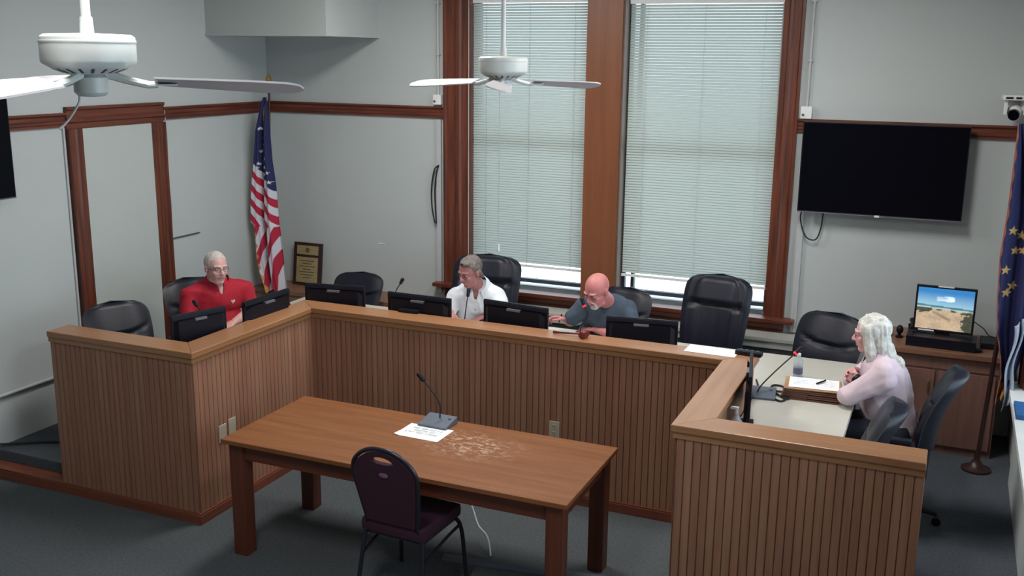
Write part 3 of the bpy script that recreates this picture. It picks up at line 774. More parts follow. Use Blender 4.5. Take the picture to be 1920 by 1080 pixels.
p = bp(943, 137, 'Y', -3.0); fan('white ceiling fan in front of the left window', (p.x, p.y, p.z), FA-.04, True)
p = bp(168, 121, 'Y', -6.0); fan('large near white ceiling fan at the top left', (p.x, p.y, p.z), -1.396, False)

# ceiling light fixtures, the right one added to brighten its wall
DIFFUSE = plain('lit_diffuser', srgb(240, 240, 236), .5)
DIFFUSE.node_tree.nodes['Principled BSDF'].inputs['Emission Color'].default_value = (1, .97, .93, 1)
DIFFUSE.node_tree.nodes['Principled BSDF'].inputs['Emission Strength'].default_value = 4.0
for i, (lx, ly, lp) in enumerate(LAMPS):
    r = thing('ceiling_light', ('ceiling light fixture above the left half of the bench', 'added unseen ceiling light above the right arm of the bench, brightening the right back wall', 'ceiling light fixture near the front wall')[i], 'light', (lx, ly, ZC), 0, 'ceiling light fixtures')
    G().b2((-.3, -.65, -.08), (.3, .65, -.002)).build('fixture_body', WHITEP, r)
    G().b2((-.27, -.62, -.088), (.27, .62, -.081)).build('diffuser', DIFFUSE, r)

# ------------------------------------------------------------------ PTZ camera on its shelf
p = bp(1898, 178, 'Y', -.20)
r = thing('dome_camera', 'white video camera on a small shelf at the top right corner', 'camera', (p.x+.04, -.20, p.z-.0))
G().b2((-.10, -.10, -.035), (.16, .20, .0), ch=.006).build('shelf_plate', WHITEP, r)
for dx in (-.055, .01):
    G().b2((dx-.026, -.102, -.026), (dx+.022 if dx < 0 else dx+.012, -.099, -.012)).build('slot', BLACKP, r)
g = G().b2((-.085, -.06, -.14), (-.062, .06, -.035), ch=.006); g.build('side_arm', WHITEP, r); g = G().b2((.042, -.06, -.14), (.065, .06, -.035), ch=.006); g.build('side_arm', WHITEP, r)
o = G().ell((-.01, 0, -.12), (.052, .058, .056), n=24).build('camera_head', WHITEP, r, 'all')
G().cyl((-.018, -.05, -.135), (-.02, -.085, -.142), .039, .037, n=28).build('lens', SCREEN, o, True)
G().b2((.066, -.06, -.175), (.16, .05, -.115), ch=.01).build('camera_base', WHITEP, r)
G().b2((.03, -.02, -.11), (.06, .199, -.035)).build('wall_arm', WHITEP, r)

# ------------------------------------------------------------------ cabinet with desktop screen
cb = thing('wooden_cabinet', 'brown wooden cabinet with two doors under the desktop screen', 'cabinet', (3.13, -.32, ZP))
CX0, CX1, CY = 2.66, 3.52, -.60
def K(g, name, mat, root=None, sm=False):
    o = Vector(cb.location); g.v = [v-o for v in g.v]; return g.build(name, mat, root or cb, sm)
K(G().b2((CX0+.01, CY+.02, ZP), (CX1-.01, -.02, .90)), 'cabinet_body', CABW)
K(G().b2((CX0-.02, CY-.03, .90), (CX1+.02, 0, .94), ch=.006), 'cabinet_top', CABTOP)
K(G().b2((CX0+.01, CY+.008, .80), (CX1-.01, CY+.02, .90)), 'top_rail', CABW)
xm = (CX0+CX1)/2
for a, b, hx in ((CX0+.03, xm-.012, xm-.05), (xm+.012, CX1-.03, xm+.05)):
    d = K(G().b2((a, CY-.002, ZP+.06), (b, CY+.02, .785), ch=.004), 'door', CABW)
    g = G().tube([(hx, CY-.002, .62), (hx, CY-.022, .63), (hx, CY-.022, .70), (hx, CY-.002, .71)], .005, 8); K(g, 'handle', BRASS, d, True)
# screen showing a beach
ds = thing('desktop_screen', 'desktop screen showing a sandy beach on the cabinet', 'monitor', (3.10, -.40, .94), -.04)
TB = .09
g = G().b2((-.21, -.02, TB), (.21, .02, TB+.345), ch=.004); hs = g.build('housing', BLACKP, ds)
hs.rotation_euler = (-.10, 0, 0)
nx, nz = 76, 60; SWd, SHt = .39, .31
def beach(u, v):
    n = noise.noise(Vector((u*6, v*9, 1.3))); n2 = noise.noise(Vector((u*22, v*22, 4)))
    hz = .60-.05*u
    if v > hz:
        t = (v-hz)/(1-hz); c = Vector(srgb(126, 160, 176)).lerp(Vector(srgb(42, 104, 158)), min(1, t*1.3))
        if abs(t-.42-.1*n) < .15 and abs(u-.5) < .16: c = c.lerp(Vector((.55, .62, .66)), max(0, .55+n))
        return c
    if v > hz-.045: return Vector(srgb(52, 104, 112))
    if v > hz-.075: return Vector(srgb(150, 160, 160))
    c = Vector(srgb(158, 138, 116))*(1+.18*n2+.25*n)
    d1 = math.hypot((u-.10)/.17, (v-.50)/.10); d2 = math.hypot((u-.95)/.14, (v-.10-.1)/.26); d3 = math.hypot((u-.66)/.05, (v-.50)/.06); d4 = math.hypot((u-.40)/.06, (v-.49)/.025); d5 = math.hypot((u-.9)/.12, (v-.44)/.035)
    if min(d1, d2, d3, d4, d5) < 1+.5*n2: c = Vector(srgb(58, 60, 50))*(1+.4*n2)
    elif abs(v-(.42-.55*(u-.3))) < .035 and .28 < u < .62: c = c*.6
    return c
g = G()
g.grid(lambda i, j: Vector((-SWd/2+SWd*i, -.0215, TB+.018+SHt*j)), nx, nz)
me = g.mesh('picture', emissive_attr('beach_picture', 1.0)); at = me.attributes.new('paint', 'FLOAT_COLOR', 'POINT')
for k in range(nx*nz): at.data[k].color = (*beach((k % nx)/(nx-1), (k//nx)/(nz-1)), 1)
o = bpy.data.objects.new('screen_picture', me); COL.objects.link(o); o.parent = hs
for a, b in (((-.06, -.024, TB+.338), (.05, -.018, TB+.348)), ((-.17, -.024, TB+.001), (-.06, -.0202, TB+.012))): G().b2(a, b).build('silver_strip', WHITEP, hs)
G().prism([(-.24, -.16, 0), (.24, -.16, 0), (.24, .06, 0), (.24, .06, .01), (-.24, .06, .01)][:3]+[(-.24, .06, 0)], (0, 0, .075)).build('docking_base', BLACKP, ds)
G().b2((-.05, .0, .05), (.05, .03, .2)).build('stand_neck', BLACKP, ds)
r = thing('small_speaker', 'left of two tiny black speakers beside the desktop screen', 'speaker', (2.72, -.32, .94), 0, 'tiny speakers on the cabinet')
g = G().lathe([(.028, 0), (.030, .012), (.012, .02), (.012, .03)], n=16); g.build('foot', BLACKP, r, True); G().ell((0, 0, .062), (.026, .03, .036), n=16).build('speaker_body', BLACKP, r, 'all')
c = dup(r); c.location = (2.80, -.34, .94); c['label'] = 'right of two tiny black speakers, nearer the blue box'
r = thing('desk_telephone', 'dark desk phone between the small speakers and the screen', 'telephone', (2.94, -.22, .94), .1)
RX_ = [(-.08, -.07, .0), (-.08, .07, 0), (-.08, .07, .075), (-.08, -.07, .025)]
G().prism(RX_, (.16, 0, 0)).build('phone_base', BLACKP, r); G().tube([(-.055, -.07, .07), (-.055, -.03, .085), (-.055, .05, .11), (-.055, .08, .10)], [.02, .014, .014, .02], 10).build('handset', BLACKP, r, True)
tag(G().b2((2.885, -.13, 1.02), (2.99, -.07, 1.105), ch=.004).build('blue_box', BLUEP, origin=(2.94, -.1, 1.02)), 'small blue box standing behind the desk phone', 'box')
tag(G().b2((2.87, -.15, .94), (3.0, -.05, 1.02), ch=.004).build('dark_tray', BLACKP, origin=(2.94, -.1, .94)), 'dark tray under the small blue box', 'tray')
tag(G().ell((3.33, -.53, .955), (.055, .032, .018), n=20).build('computer_mouse', BLACKP, smooth='all'), 'black computer mouse near the front edge of the cabinet', 'mouse')
tag(G().b2((3.37, -.42, .94), (3.52, -.18, .985), ch=.006).build('power_adapter', BLACKP, origin=(3.45, -.3, .94)), 'flat black device behind the mouse on the cabinet', 'device')
tag(G().tube(catmull([(3.31, -.38, 1.13), (3.38, -.36, 1.08), (3.42, -.30, 1.02), (3.47, -.25, .995)]), .004, 6).build('screen_cord', RUBBER, smooth=True), 'thin black cord from the desktop screen', 'cord')

# ------------------------------------------------------------------ flags
def starpts(c, r, k=0.42, rot=0):
    return [(c[0]+(r if i % 2 == 0 else r*k)*math.sin(rot+i*PI/5), c[1]+(r if i % 2 == 0 else r*k)*math.cos(rot+i*PI/5)) for i in range(10)]
def inside(p, P):
    c = False; j = len(P)-1
    for i in range(len(P)):
        if (P[i][1] > p[1]) != (P[j][1] > p[1]) and p[0] < (P[j][0]-P[i][0])*(p[1]-P[i][1])/(P[j][1]-P[i][1])+P[i][0]: c = not c
        j = i
    return c
def interp(tab, z):
    for i in range(len(tab)-1):
        if tab[i][0] >= z >= tab[i+1][0]:
            t = (tab[i][0]-z)/max(1e-6, tab[i][0]-tab[i+1][0]); return [a+(b-a)*t for a, b in zip(tab[i][1:], tab[i+1][1:])]
    return list(tab[-1][1:]) if z < tab[-1][0] else list(tab[0][1:])
def flag(root, tab, paint, cy, depth, folds, phase):
    """draped cloth: tab rows (z, x_left, x_right); closed folded tube of cloth"""
    nu, nv = 330, 460; z0, z1 = tab[0][0], tab[-1][0]; xs = []
    def fn(i, j):
        z = z0+(z1-z0)*j; l, r_ = interp(tab, z); a = i*2*PI; c = (l+r_)/2; h = (r_-l)/2
        k = min(1, j*5+.15); xx = -math.cos(a); 
        x = c+h*xx; amp = depth*k
        wob = .35*math.sin(xx*folds+phase+j*2.2)*amp+.12*math.sin(xx*folds*2.3+j*3)*amp
        y = cy+(-1 if a < PI else 1)*amp*.55*abs(math.sin(a))**.6+wob*(1 if a < PI else .6)
        zz = z+.03*math.sin(xx*2.5+j*1.5)*k*(1 if j > .97 else 0)
        return Vector((x, y, zz))
    g = G().grid(fn, nu, nv, closeu=True)
    o3 = Vector(root.location); 
    cols = [paint(v, (k % nu)/nu, (k//nu)/(nv-1)) for k, v in enumerate(g.v)]
    g.v = [v-o3 for v in g.v]
    me = g.mesh('cloth', attr_mat('flag_cloth'), 'all'); at = me.attributes.new('paint', 'FLOAT_COLOR', 'POINT')
    for k, c in enumerate(cols): at.data[k].color = (*c, 1)
    o = bpy.data.objects.new('flag_cloth', me); COL.objects.link(o); o.parent = root; return o
FY = -.33
def fx(u, v): p = bp(u, v, 'Y', FY); return (p.z, p.x)
rows = [(182, 499, 506), (200, 494, 508), (240, 490, 512), (300, 486, 516), (345, 481, 522), (380, 480, 524), (412, 481, 526), (420, 488, 527), (450, 491, 530), (480, 493, 533), (510, 500, 536), (542, 512, 539)]
tab = []
for v, l, r_ in rows: zl, xl = fx(l, v); zr, xr = fx(r_, v); tab.append((zl, xl, xr))
px0 = fx(494, 420)[1]
fl = thing('us_flag', 'United States flag with gold fringe draped on its pole in the left corner', 'flag', (px0, FY+.02, ZP), 0, 'flags on floor poles')
P = Vector(fl.location)
RED, WHT, NAVY = srgb(176, 28, 58), srgb(206, 204, 214), srgb(30, 36, 84)
stars = []
for su, sv in ((500, 240), (503, 258), (501, 282), (498, 305), (505, 300), (510, 296), (496, 312), (504, 318), (500, 327), (508, 325), (506, 344), (512, 338), (516, 352), (518, 340), (493, 322), (509, 312), (515, 322), (505, 270)):
    z_, x_ = fx(su, sv); stars.append(starpts((x_, z_), .020))
E1 = fx(486, 297); E2 = fx(523, 358)
def us(v, a, t):
    x, z = v.x, v.z
    l, r_ = interp(tab, z)
    edge = E1[0]+(E2[0]-E1[0])*(x-E1[1])/(E2[1]-E1[1])
    if z > edge:
        for s_ in stars:
            if abs(x-s_[0][0]) < .022 and abs(z-s_[0][1]+.02) < .022 and inside((x, z), s_): return WHT
        return NAVY
    if z < tab[7][0]+.06 and x < l+.028+.012*math.sin(z*60) : return srgb(190, 140, 70)
    kx = 1.05 if z > tab[7][0] else 1.8
    d = (z-edge) if z > tab[7][0]-.0 else (z-edge)
    s = (edge-z)/.080
    if z < tab[7][0]: s = ((tab[7][0]-z)*.72+(1.9*(x-l)))/.10*-1+30.4
    return RED if int(math.floor(s)) % 2 == 1 else WHT
flag(fl, tab, us, FY-.05, .10, 5.0, .4)
z_, x_ = fx(500, 182); ztop = z_
g = G().cyl((0, .02, .03), (x_-P.x, .02, ztop-ZP+.06), .014, .012, 12); g.build('flag_pole', DARKW, fl, True)
g = G().lathe([(.02, 0), (.03, .02), (.012, .035), (.022, .05), (.008, .07), (.016, .085), (.03, .11), (.022, .14), (.006, .165), (.002, .20)], (x_-P.x, .02, ztop-ZP+.05), 16); g.build('finial', GOLD, fl, True)
G().lathe([(.15, 0), (.15, .015), (.05, .035), (.022, .08), (.022, .12)], n=24).build('pole_base', GOLD, fl, True)
g = G()
for k in range(3): g.tube(catmull([(x_-P.x+.01, -.04, ztop-ZP), (x_-P.x+.015+.008*k, -.09, ztop-ZP-.12), (x_-P.x+.01+.01*k, -.10, ztop-ZP-.30)]), .004, 6)
g.build('cord_tassel', FRINGE, fl, True)
# state flag in the right corner
FY = -.98
rows = [(232, 1909, 1922), (300, 1901, 1935), (400, 1888, 1950), (480, 1874, 1955), (560, 1869, 1950), (620, 1868, 1935), (660, 1874, 1920), (700, 1876, 1904), (720, 1872, 1894), (748, 1866, 1880)]
tab2 = []
for v, l, r_ in rows: zl, xl = fx(l, v); zr, xr = fx(r_, v); tab2.append((zl, xl, min(xr, XR-.02)))
pxb = bp(1851, 700, 'Y', -.84).x
fr = thing('state_flag', 'dark blue flag with gold stars and fringe on a dark pole in the right corner', 'flag', (pxb, -.84, ZP), 0, 'flags on floor poles')
gs = []
for su, sv in ((1899, 430), (1903, 468), (1918, 468), (1885, 503), (1886, 546), (1897, 534), (1915, 440)):
    z_, x_ = fx(su, sv); gs.append(starpts((x_, z_), .034, .42, .1))
BLU, GLD = srgb(26, 30, 78), srgb(196, 162, 96)
A1 = fx(1880, 552); A2 = fx(1902, 527)
def ind(v, a, t):
    x, z = v.x, v.z; l, r_ = interp(tab2, z)
    if x < l+.007+.003*math.sin(z*50): return srgb(150, 84, 66)
    for s_ in gs:
        if inside((x, z), s_): return GLD
    if A1[1] < x < A2[1] and abs(z-(A1[0]+(A2[0]-A1[0])*(x-A1[1])/(A2[1]-A1[1]))) < .009: return GLD
    if t > .93: return FR_
    return BLU
FR_ = srgb(168, 116, 56)
flag(fr, tab2, ind, FY, .12, 4.5, 1.2)
G().cyl((0, 0, .03), (.10, -.02, 2.35), .017, .014, 12).build('flag_pole', DARKW, fr, True)
G().lathe([(.10, 0), (.10, .015), (.05, .035), (.022, .08), (.022, .12)], n=24).build('pole_base', DARKW, fr, True)
G().lathe([(.01, 2.35), (.022, 2.37), (.016, 2.39), (.004, 2.42)], (.10, -.02, 0), 16).build('finial', DARKW, fr, True)
g = G().grid(lambda i, j: Vector((3.515+.05*i-.03*j+.012*math.sin(j*9)-pxb+.02, -1.10-.03*math.sin(i*7+j*2)+.84, 1.30-.60*j+.06*i-ZP)), 12, 24)
o = g.build('cloth_fold', plain('pale_cloth', srgb(168, 180, 198), .8), fr, 'all'); md = o.modifiers.new('solid', 'SOLIDIFY'); md.thickness = .003

# ------------------------------------------------------------------ banquet chair at the public table
bc = thing('banquet_chair', 'maroon banquet chair with rounded hand-hole back pushed in at the wooden table', 'chair', (.40, -3.74, 0), -.05)
SHH = .46
def frame_pt(a, H=.47, W=.41):
    """outline of the back in its own plane: a 0..1 from bottom left over the arch to bottom right"""
    pts = [(-W*.40, 0), (-W*.45, H*.3), (-W*.5, H*.62), (-W*.47, H*.78), (-W*.34, H*.91), (-W*.17, H*.985), (0, H), (W*.17, H*.985), (W*.34, H*.91), (W*.47, H*.78), (W*.5, H*.62), (W*.45, H*.3), (W*.40, 0)]
    return pts
def lift(p, off=0):
    x, z = p; return Vector((x, -.205-.10*(z/.47)-off, SHH+.03+z))
out = [lift(p) for p in frame_pt(0)]
fr_ = G().tube(catmull(out, 5), .0125, 10).build('back_frame', CHROME, bc, True)
# padded back with the hand hole
bm = bmesh.new()
outer = [Vector((v.x, v.y)) for v in [Vector((p[0]*.95, p[1]*.965)) for p in [(q[0], q[1]) for q in frame_pt(0)]]]
dense = catmull([(a.x, a.y, 0) for a in outer], 5)
hole = [(.072*math.cos(t_)*(1 if math.cos(t_) else 1), .405+.022*math.sin(t_)+.008*math.cos(t_)**2*-1) for t_ in [2*PI*k/24 for k in range(24)]]
ov = [bm.verts.new((p.x, p.y, 0)) for p in dense]; hv = [bm.verts.new((a, b, 0)) for a, b in hole]
es = [bm.edges.new((ov[i], ov[(i+1) % len(ov)])) for i in range(len(ov))]+[bm.edges.new((hv[i], hv[(i+1) % 24])) for i in range(24)]
bmesh.ops.triangle_fill(bm, edges=es, use_beauty=True)
ext = bmesh.ops.extrude_face_region(bm, geom=bm.faces[:]); 
for e in ext['geom']:
    if isinstance(e, bmesh.types.BMVert): e.co.z = 1
g = G(); bm.verts.index_update(); bm.faces.ensure_lookup_table()
g.add([lift((v.co.x, v.co.y), .014 if v.co.z > .5 else -.022) for v in bm.verts], [[v.index for v in f.verts] for f in bm.faces]); bm.free()
g.build('padded_back', MAROON, bc)
ell = G().ell((0, 0, 0), (.030, .004, .015), n=20); c_ = lift((0.0, .315), .016); ell.v = [v+c_ for v in ell.v]; ell.build('back_badge', plain('mauve_badge', srgb(116, 74, 108), .4), bc, 'all')
G().box((0, .0, SHH-.01), (.42, .42, .075), ch=.028).build('seat', MAROON, bc, True)
G().b2((-.19, -.19, SHH-.065), (.19, .19, SHH-.045)).build('seat_frame', CHROME, bc)
for s in (-1, 1):
    G().tube(catmull([(s*.19, .17, SHH-.055), (s*.205, .195, SHH-.10), (s*.215, .215, .25), (s*.225, .235, 0.0)]), .0125, 10).build('leg', CHROME, bc, True)
    G().tube(catmull([lift((s*.41*.40, 0)), (s*.185, -.195, SHH-.04), (s*.20, -.22, .25), (s*.215, -.26, 0.0)]), .0125, 10).build('leg', CHROME, bc, True)
    G().tube(catmull([(s*.205, .205, .36), (s*.2, .02, .335), (s*.195, -.205, .28)]), .009, 8).build('side_stretcher', CHROME, bc, True)

# ------------------------------------------------------------------ papers and small things
def sheet(label, c, w, d, rz, z, lines=0, cat='paper', group=None, thick=.0015, mat=None, curl=0):
    r = thing('paper_sheet', label, cat, (c[0], c[1], z), rz, group)
    def fn(i, j): x, y = (i-.5)*w, (j-.5)*d; return Vector((x, y, thick+curl*(max(0, .15-i)/.15)**2+curl*.5*max(0, j-.8)))
    g = G().grid(fn, 14, 10); n = len(g.v)
    g.add([Vector((v.x, v.y, v.z-thick)) for v in g.v[:n]], [[n*0+q for q in f[::-1]] for f in [[a for a in ff] for ff in g.f]])
    g.build('sheet', mat or PAPER, r, 'all')
    if lines:
        rr = random.Random(len(label)); g = G()
        for k in range(lines):
            y = d*.36-k*d*.72/max(1, lines-1); x = -w*.42
            while x < w*.36:
                L = rr.uniform(.02, .06); g.b2((x, y-d*.008, thick+.0002), (min(x+L, w*.42), y+d*.008, thick+.0006)); x += L+.01
        g.build('handwriting', INKL, r)
    return r
# sign sheet on the public table, tucked under the microphone base
sg = thing('sign_sheet', 'white sign with three lines of blurred bold capitals under the table microphone', 'sign', (.225, -3.262, .76), -.02)
def fn(i, j):
    x, y = (i-.5)*.30, (j-.5)*.215; return Vector((x, y, .002+.008*max(0, .12-i)/.12*max(0, .4-j)/.4))
g = G().grid(fn, 14, 10); g.add([Vector((v.x, v.y, v.z-.002)) for v in g.v], [f[::-1] for f in g.f]); g.build('sheet', PAPER, sg, 'all')
rr = random.Random(5); g = G()
for row, (x0, x1) in enumerate(((-.105, .115), (-.075, .075), (-.115, .095))):
    x = x0; y = .048-row*.036
    while x < x1:
        k = rr.choice([0, 1, 2, 3]); h = .0105
        st = {0: [((0, -h), (0, h)), ((.009, -h), (.009, h)), ((0, 0), (.009, 0))], 1: [((0, -h), (0, h)), ((0, h), (.009, h)), ((0, 0), (.008, 0)), ((0, -h), (.009, -h))],
              2: [((0, h), (.01, h)), ((.005, -h), (.005, h))], 3: [((0, -h), (0, h)), ((.009, -h), (.009, h)), ((0, h), (.009, h)), ((0, -h), (.009, -h))]}[k]
        for (a, b), (c_, d_) in st: g.b2((x+min(a, c_)-.001, y+min(b, d_)-.001, .0022), (x+max(a, c_)+.001, y+max(b, d_)+.001, .0028))
        x += .0145 if rr.random() > .2 else .024
g.build('writing', INK, sg)

p1 = bp(1335, 658, 'Z', HB); sheet('white sheet lying on the top rail at the right corner of the bench', (p1.x, p1.y+.0), .33, .17, -.03, HB, 5)
sheet('white papers under the hands of the man in the white shirt', (-.48, -1.32, 0), .30, .24, .05, WT, 4)
sheet('paper on the worktop in front of the empty chair behind the third monitor', (-1.02, -1.98, 0), .30, .20, 0, WT)
sheet('white sheet at the forearms of the man in red', (-1.80, -2.25, 0), .22, .30, .2, WT, 4)
sheet('paper left of the right-hand monitor in front of the bearded man', (.78, -1.45, 0), .22, .28, .05, WT, 4, curl=.0)
# crumpled white packet
r = thing('crumpled_packet', 'crumpled white paper packet under the raised hand of the bearded man', 'packet', (.42, -1.70, WT))
g = G().ell((0, 0, .05), (.12, .09, .085), n=28)
g.v = [v+Vector((noise.noise(v*22), noise.noise(v*25+Vector((3, 1, 2))), noise.noise(v*20+Vector((9, 9, 1)))))*.022 for v in g.v]
g.v = [Vector((v.x, v.y, max(0, v.z))) for v in g.v]; g.build('packet_body', PAPER, r)
# gavel on the top rail
ga, gb = bp(1038, 619, 'Z', HB+.022), bp(1095, 627, 'Z', HB+.025)
r = thing('gavel', 'dark red wooden gavel lying on the top rail before the bearded man', 'gavel', (gb.x, gb.y, HB), math.atan2(ga.y-gb.y, ga.x-gb.x))
Lg = (ga-gb).length
G().tube([(.02, 0, .026), (Lg*.3, 0, .022), (Lg*.7, 0, .016), (Lg, 0, .013)], [.008, .007, .009, .012], 12).build('handle', GAVEL, r, True)
g = G().lathe([(.020, -.040), (.0255, -.036), (.0255, -.022), (.021, -.018), (.024, 0), (.021, .018), (.0255, .022), (.0255, .036), (.020, .040)], n=24)
Rg = RX(PI/2); g.v = [Rg @ v+Vector((0, 0, .0265)) for v in g.v]; g.build('gavel_head', GAVEL, r, True)
# flat black device on the rail by the fourth monitor
p1 = bp(767, 586, 'Z', HB); tag(G().b2((p1.x-.08, p1.y-.025, HB), (p1.x+.08, p1.y+.03, HB+.022), ch=.005).build('black_remote', BLACKP, origin=(p1.x, p1.y, HB)), 'flat black device on the top rail below the fourth monitor', 'device')
# conference remote at the right corner of the rail
p1 = bp(1404, 661, 'Z', HB+.02); r = thing('remote_control', 'black remote keypad at the right rear corner of the top rail', 'remote control', (p1.x, p1.y+.01, HB), -.08)
G().b2((-.085, -.03, 0), (.085, .03, .028), ch=.008).build('remote_body', BLACKP, r)
for k in range(4): G().cyl((-.05+k*.035, 0, .028), (-.05+k*.035, 0, .034), .009, n=12).build('button', GREYP, r)
# water bottle
pb = bp(1495, 708, 'Z', WT); r = thing('water_bottle', 'small clear water bottle on the right worktop behind the folders', 'bottle', (pb.x, pb.y, WT))
G().lathe([(.028, 0), (.032, .006), (.032, .10), (.030, .12), (.014, .15), (.012, .158)], n=24).build('bottle_body', BOTTLE, r, True)
G().lathe([(.0325, .03), (.0325, .075)], n=24).build('bottle_label', plain('bottle_label_grey', srgb(96, 100, 126), .5), r, True)
G().cyl((0, 0, .156), (0, 0, .172), .0135, n=16).build('bottle_cap', WHITEP, r, True)
# sanitizer bottle
pb = bp(1368, 790, 'Z', WT); r = thing('pump_bottle', 'small pale pump bottle in the corner of the right bench arm', 'bottle', (2.10, -3.05, WT))
r.location = (pb.x+.12, -2.92, WT)
pb2 = bp(1369, 778, 'Y', -2.95); r.location = (max(pb2.x, 2.06), -2.95, WT)
G().lathe([(.03, 0), (.034, .008), (.034, .12), (.016, .15), (.014, .165)], n=20).build('bottle_body', plain('pale_gel', srgb(176, 178, 190), .3), r, True)
g = G().cyl((0, 0, .165), (0, 0, .20), .010, n=10); g.b2((-.035, -.008, .19), (.012, .008, .203)); g.build('pump', WHITEP, r)
# accordion folder stack with sheet and pen
pA, pB = bp(1470, 738, 'Z', WT), bp(1566, 750, 'Z', WT); fa = math.atan2(pB.y-pA.y, pB.x-pA.x)
fc = bp(1522, 728, 'Z', WT+.05)
fo = Vector((fc.x, fc.y, WT)); LEAF = plain('folder_brown', srgb(96, 62, 50), .7); TAN = plain('folder_tan', srgb(168, 128, 92), .7)
labs = ['bottom brown folder of the stack before the woman', 'middle brown folder of the stack before the woman', 'top tan-edged folder of the stack before the woman']
for k in range(3):
    r = thing('expanding_folder', labs[k], 'folder', (fo.x+.004*k, fo.y+.003*k, WT+.026*k), fa+.03*k, 'folders before the woman')
    g = G().b2((-.175, -.13, .001), (.175, .12, .012)); g.b2((-.172, -.128, .012), (-.02, .12, .019)); g.build('folder_body', LEAF, r)
    G().b2((-.178, -.132, .019), (.172, .118, .0245)).build('folder_cover', TAN if k == 2 else LEAF, r)
sheet('white sheet on top of the folder stack', (fo.x+.012, fo.y+.006, 0), .31, .22, fa+.06, WT+.079, 6)
tag(G().tube([(fo.x+.03, fo.y-.01, WT+.089), (fo.x+.075, fo.y+.07, WT+.092)], .006, 8).build('pen', BLACKP, smooth=True), 'black pen lying on the white sheet of the folder stack', 'pen')
# cables on the right worktop
cp = [bp(u, v, 'Z', WT+.008) for u, v in ((1418, 712), (1426, 730), (1448, 732), (1475, 737), (1478, 748), (1462, 742), (1446, 728), (1452, 722), (1470, 726), (1478, 742), (1466, 752), (1452, 748))]
tag(G().tube(catmull(cp), .0065, 8).build('coiled_cable', RUBBER, smooth=True), 'coiled black cable between microphone base and folders', 'cable')
tag(G().tube(catmull([bp(u, v, 'Z', WT+.006) for u, v in ((1528, 750), (1538, 751), (1545, 754))]), .006, 8).build('short_cable', RUBBER, smooth=True), 'short black cable end in front of the folder stack', 'cable')
# cable behind monitor 2
tag(G().tube(catmull([bp(528, 552, 'Z', WT+.1), bp(538, 560, 'Z', WT+.05), bp(545, 572, 'Z', WT+.01), bp(556, 578, 'Z', WT+.006)]), .005, 8).build('monitor_cable', RUBBER, smooth=True), 'black cable curling out right of the second monitor', 'cable')
# glasses case and keys near the man in red
p1 = bp(438, 607, 'Z', WT); tag(G().b2((p1.x-.06, p1.y-.035, WT), (p1.x+.06, p1.y+.035, WT+.03), ch=.01).build('glasses_case', GREYP, origin=(p1.x, p1.y, WT)), 'small grey case on the worktop right of the first monitor', 'case')
# floor cord protector and white cord under the table
g = G(); A_, B_ = bp(880, 1043, 'Z', 0), bp(1160, 1082, 'Z', 0); d_ = (B_-A_).normalized(); n_ = Vector((-d_.y, d_.x, 0)); A_ = A_-n_*.05; B_ = B_-n_*.05; A2_ = A_-d_*.15; B2_ = B_+d_*.15
g.prism([A2_+n_*a+Vector((0, 0, b)) for a, b in ((-.045, 0), (-.02, .014), (.02, .014), (.045, 0))], B2_-A2_)
tag(g.build('cord_cover', GREYP), 'dark grey cord cover strip on the carpet under the table', 'cord cover')
tag(G().tube(catmull([(.40, -3.02, .30), (.46, -3.05, .20), (.52, -3.10, .13), (.60, -3.15, .10), (.64, -3.19, .05), (.66, -3.22, .008)]), .006, 8).build('white_cord', WHITEP, smooth=True), 'white cord hanging under the table beside the maroon chair', 'cord')
# papers and device on the side window sill
tag(G().b2((3.56, -1.75, SZ0), (3.70, -1.45, SZ0+.03), ch=.004).build('sill_box', BLUEP, origin=(3.63, -1.6, SZ0)), 'blue and white packet on the right window sill', 'packet')
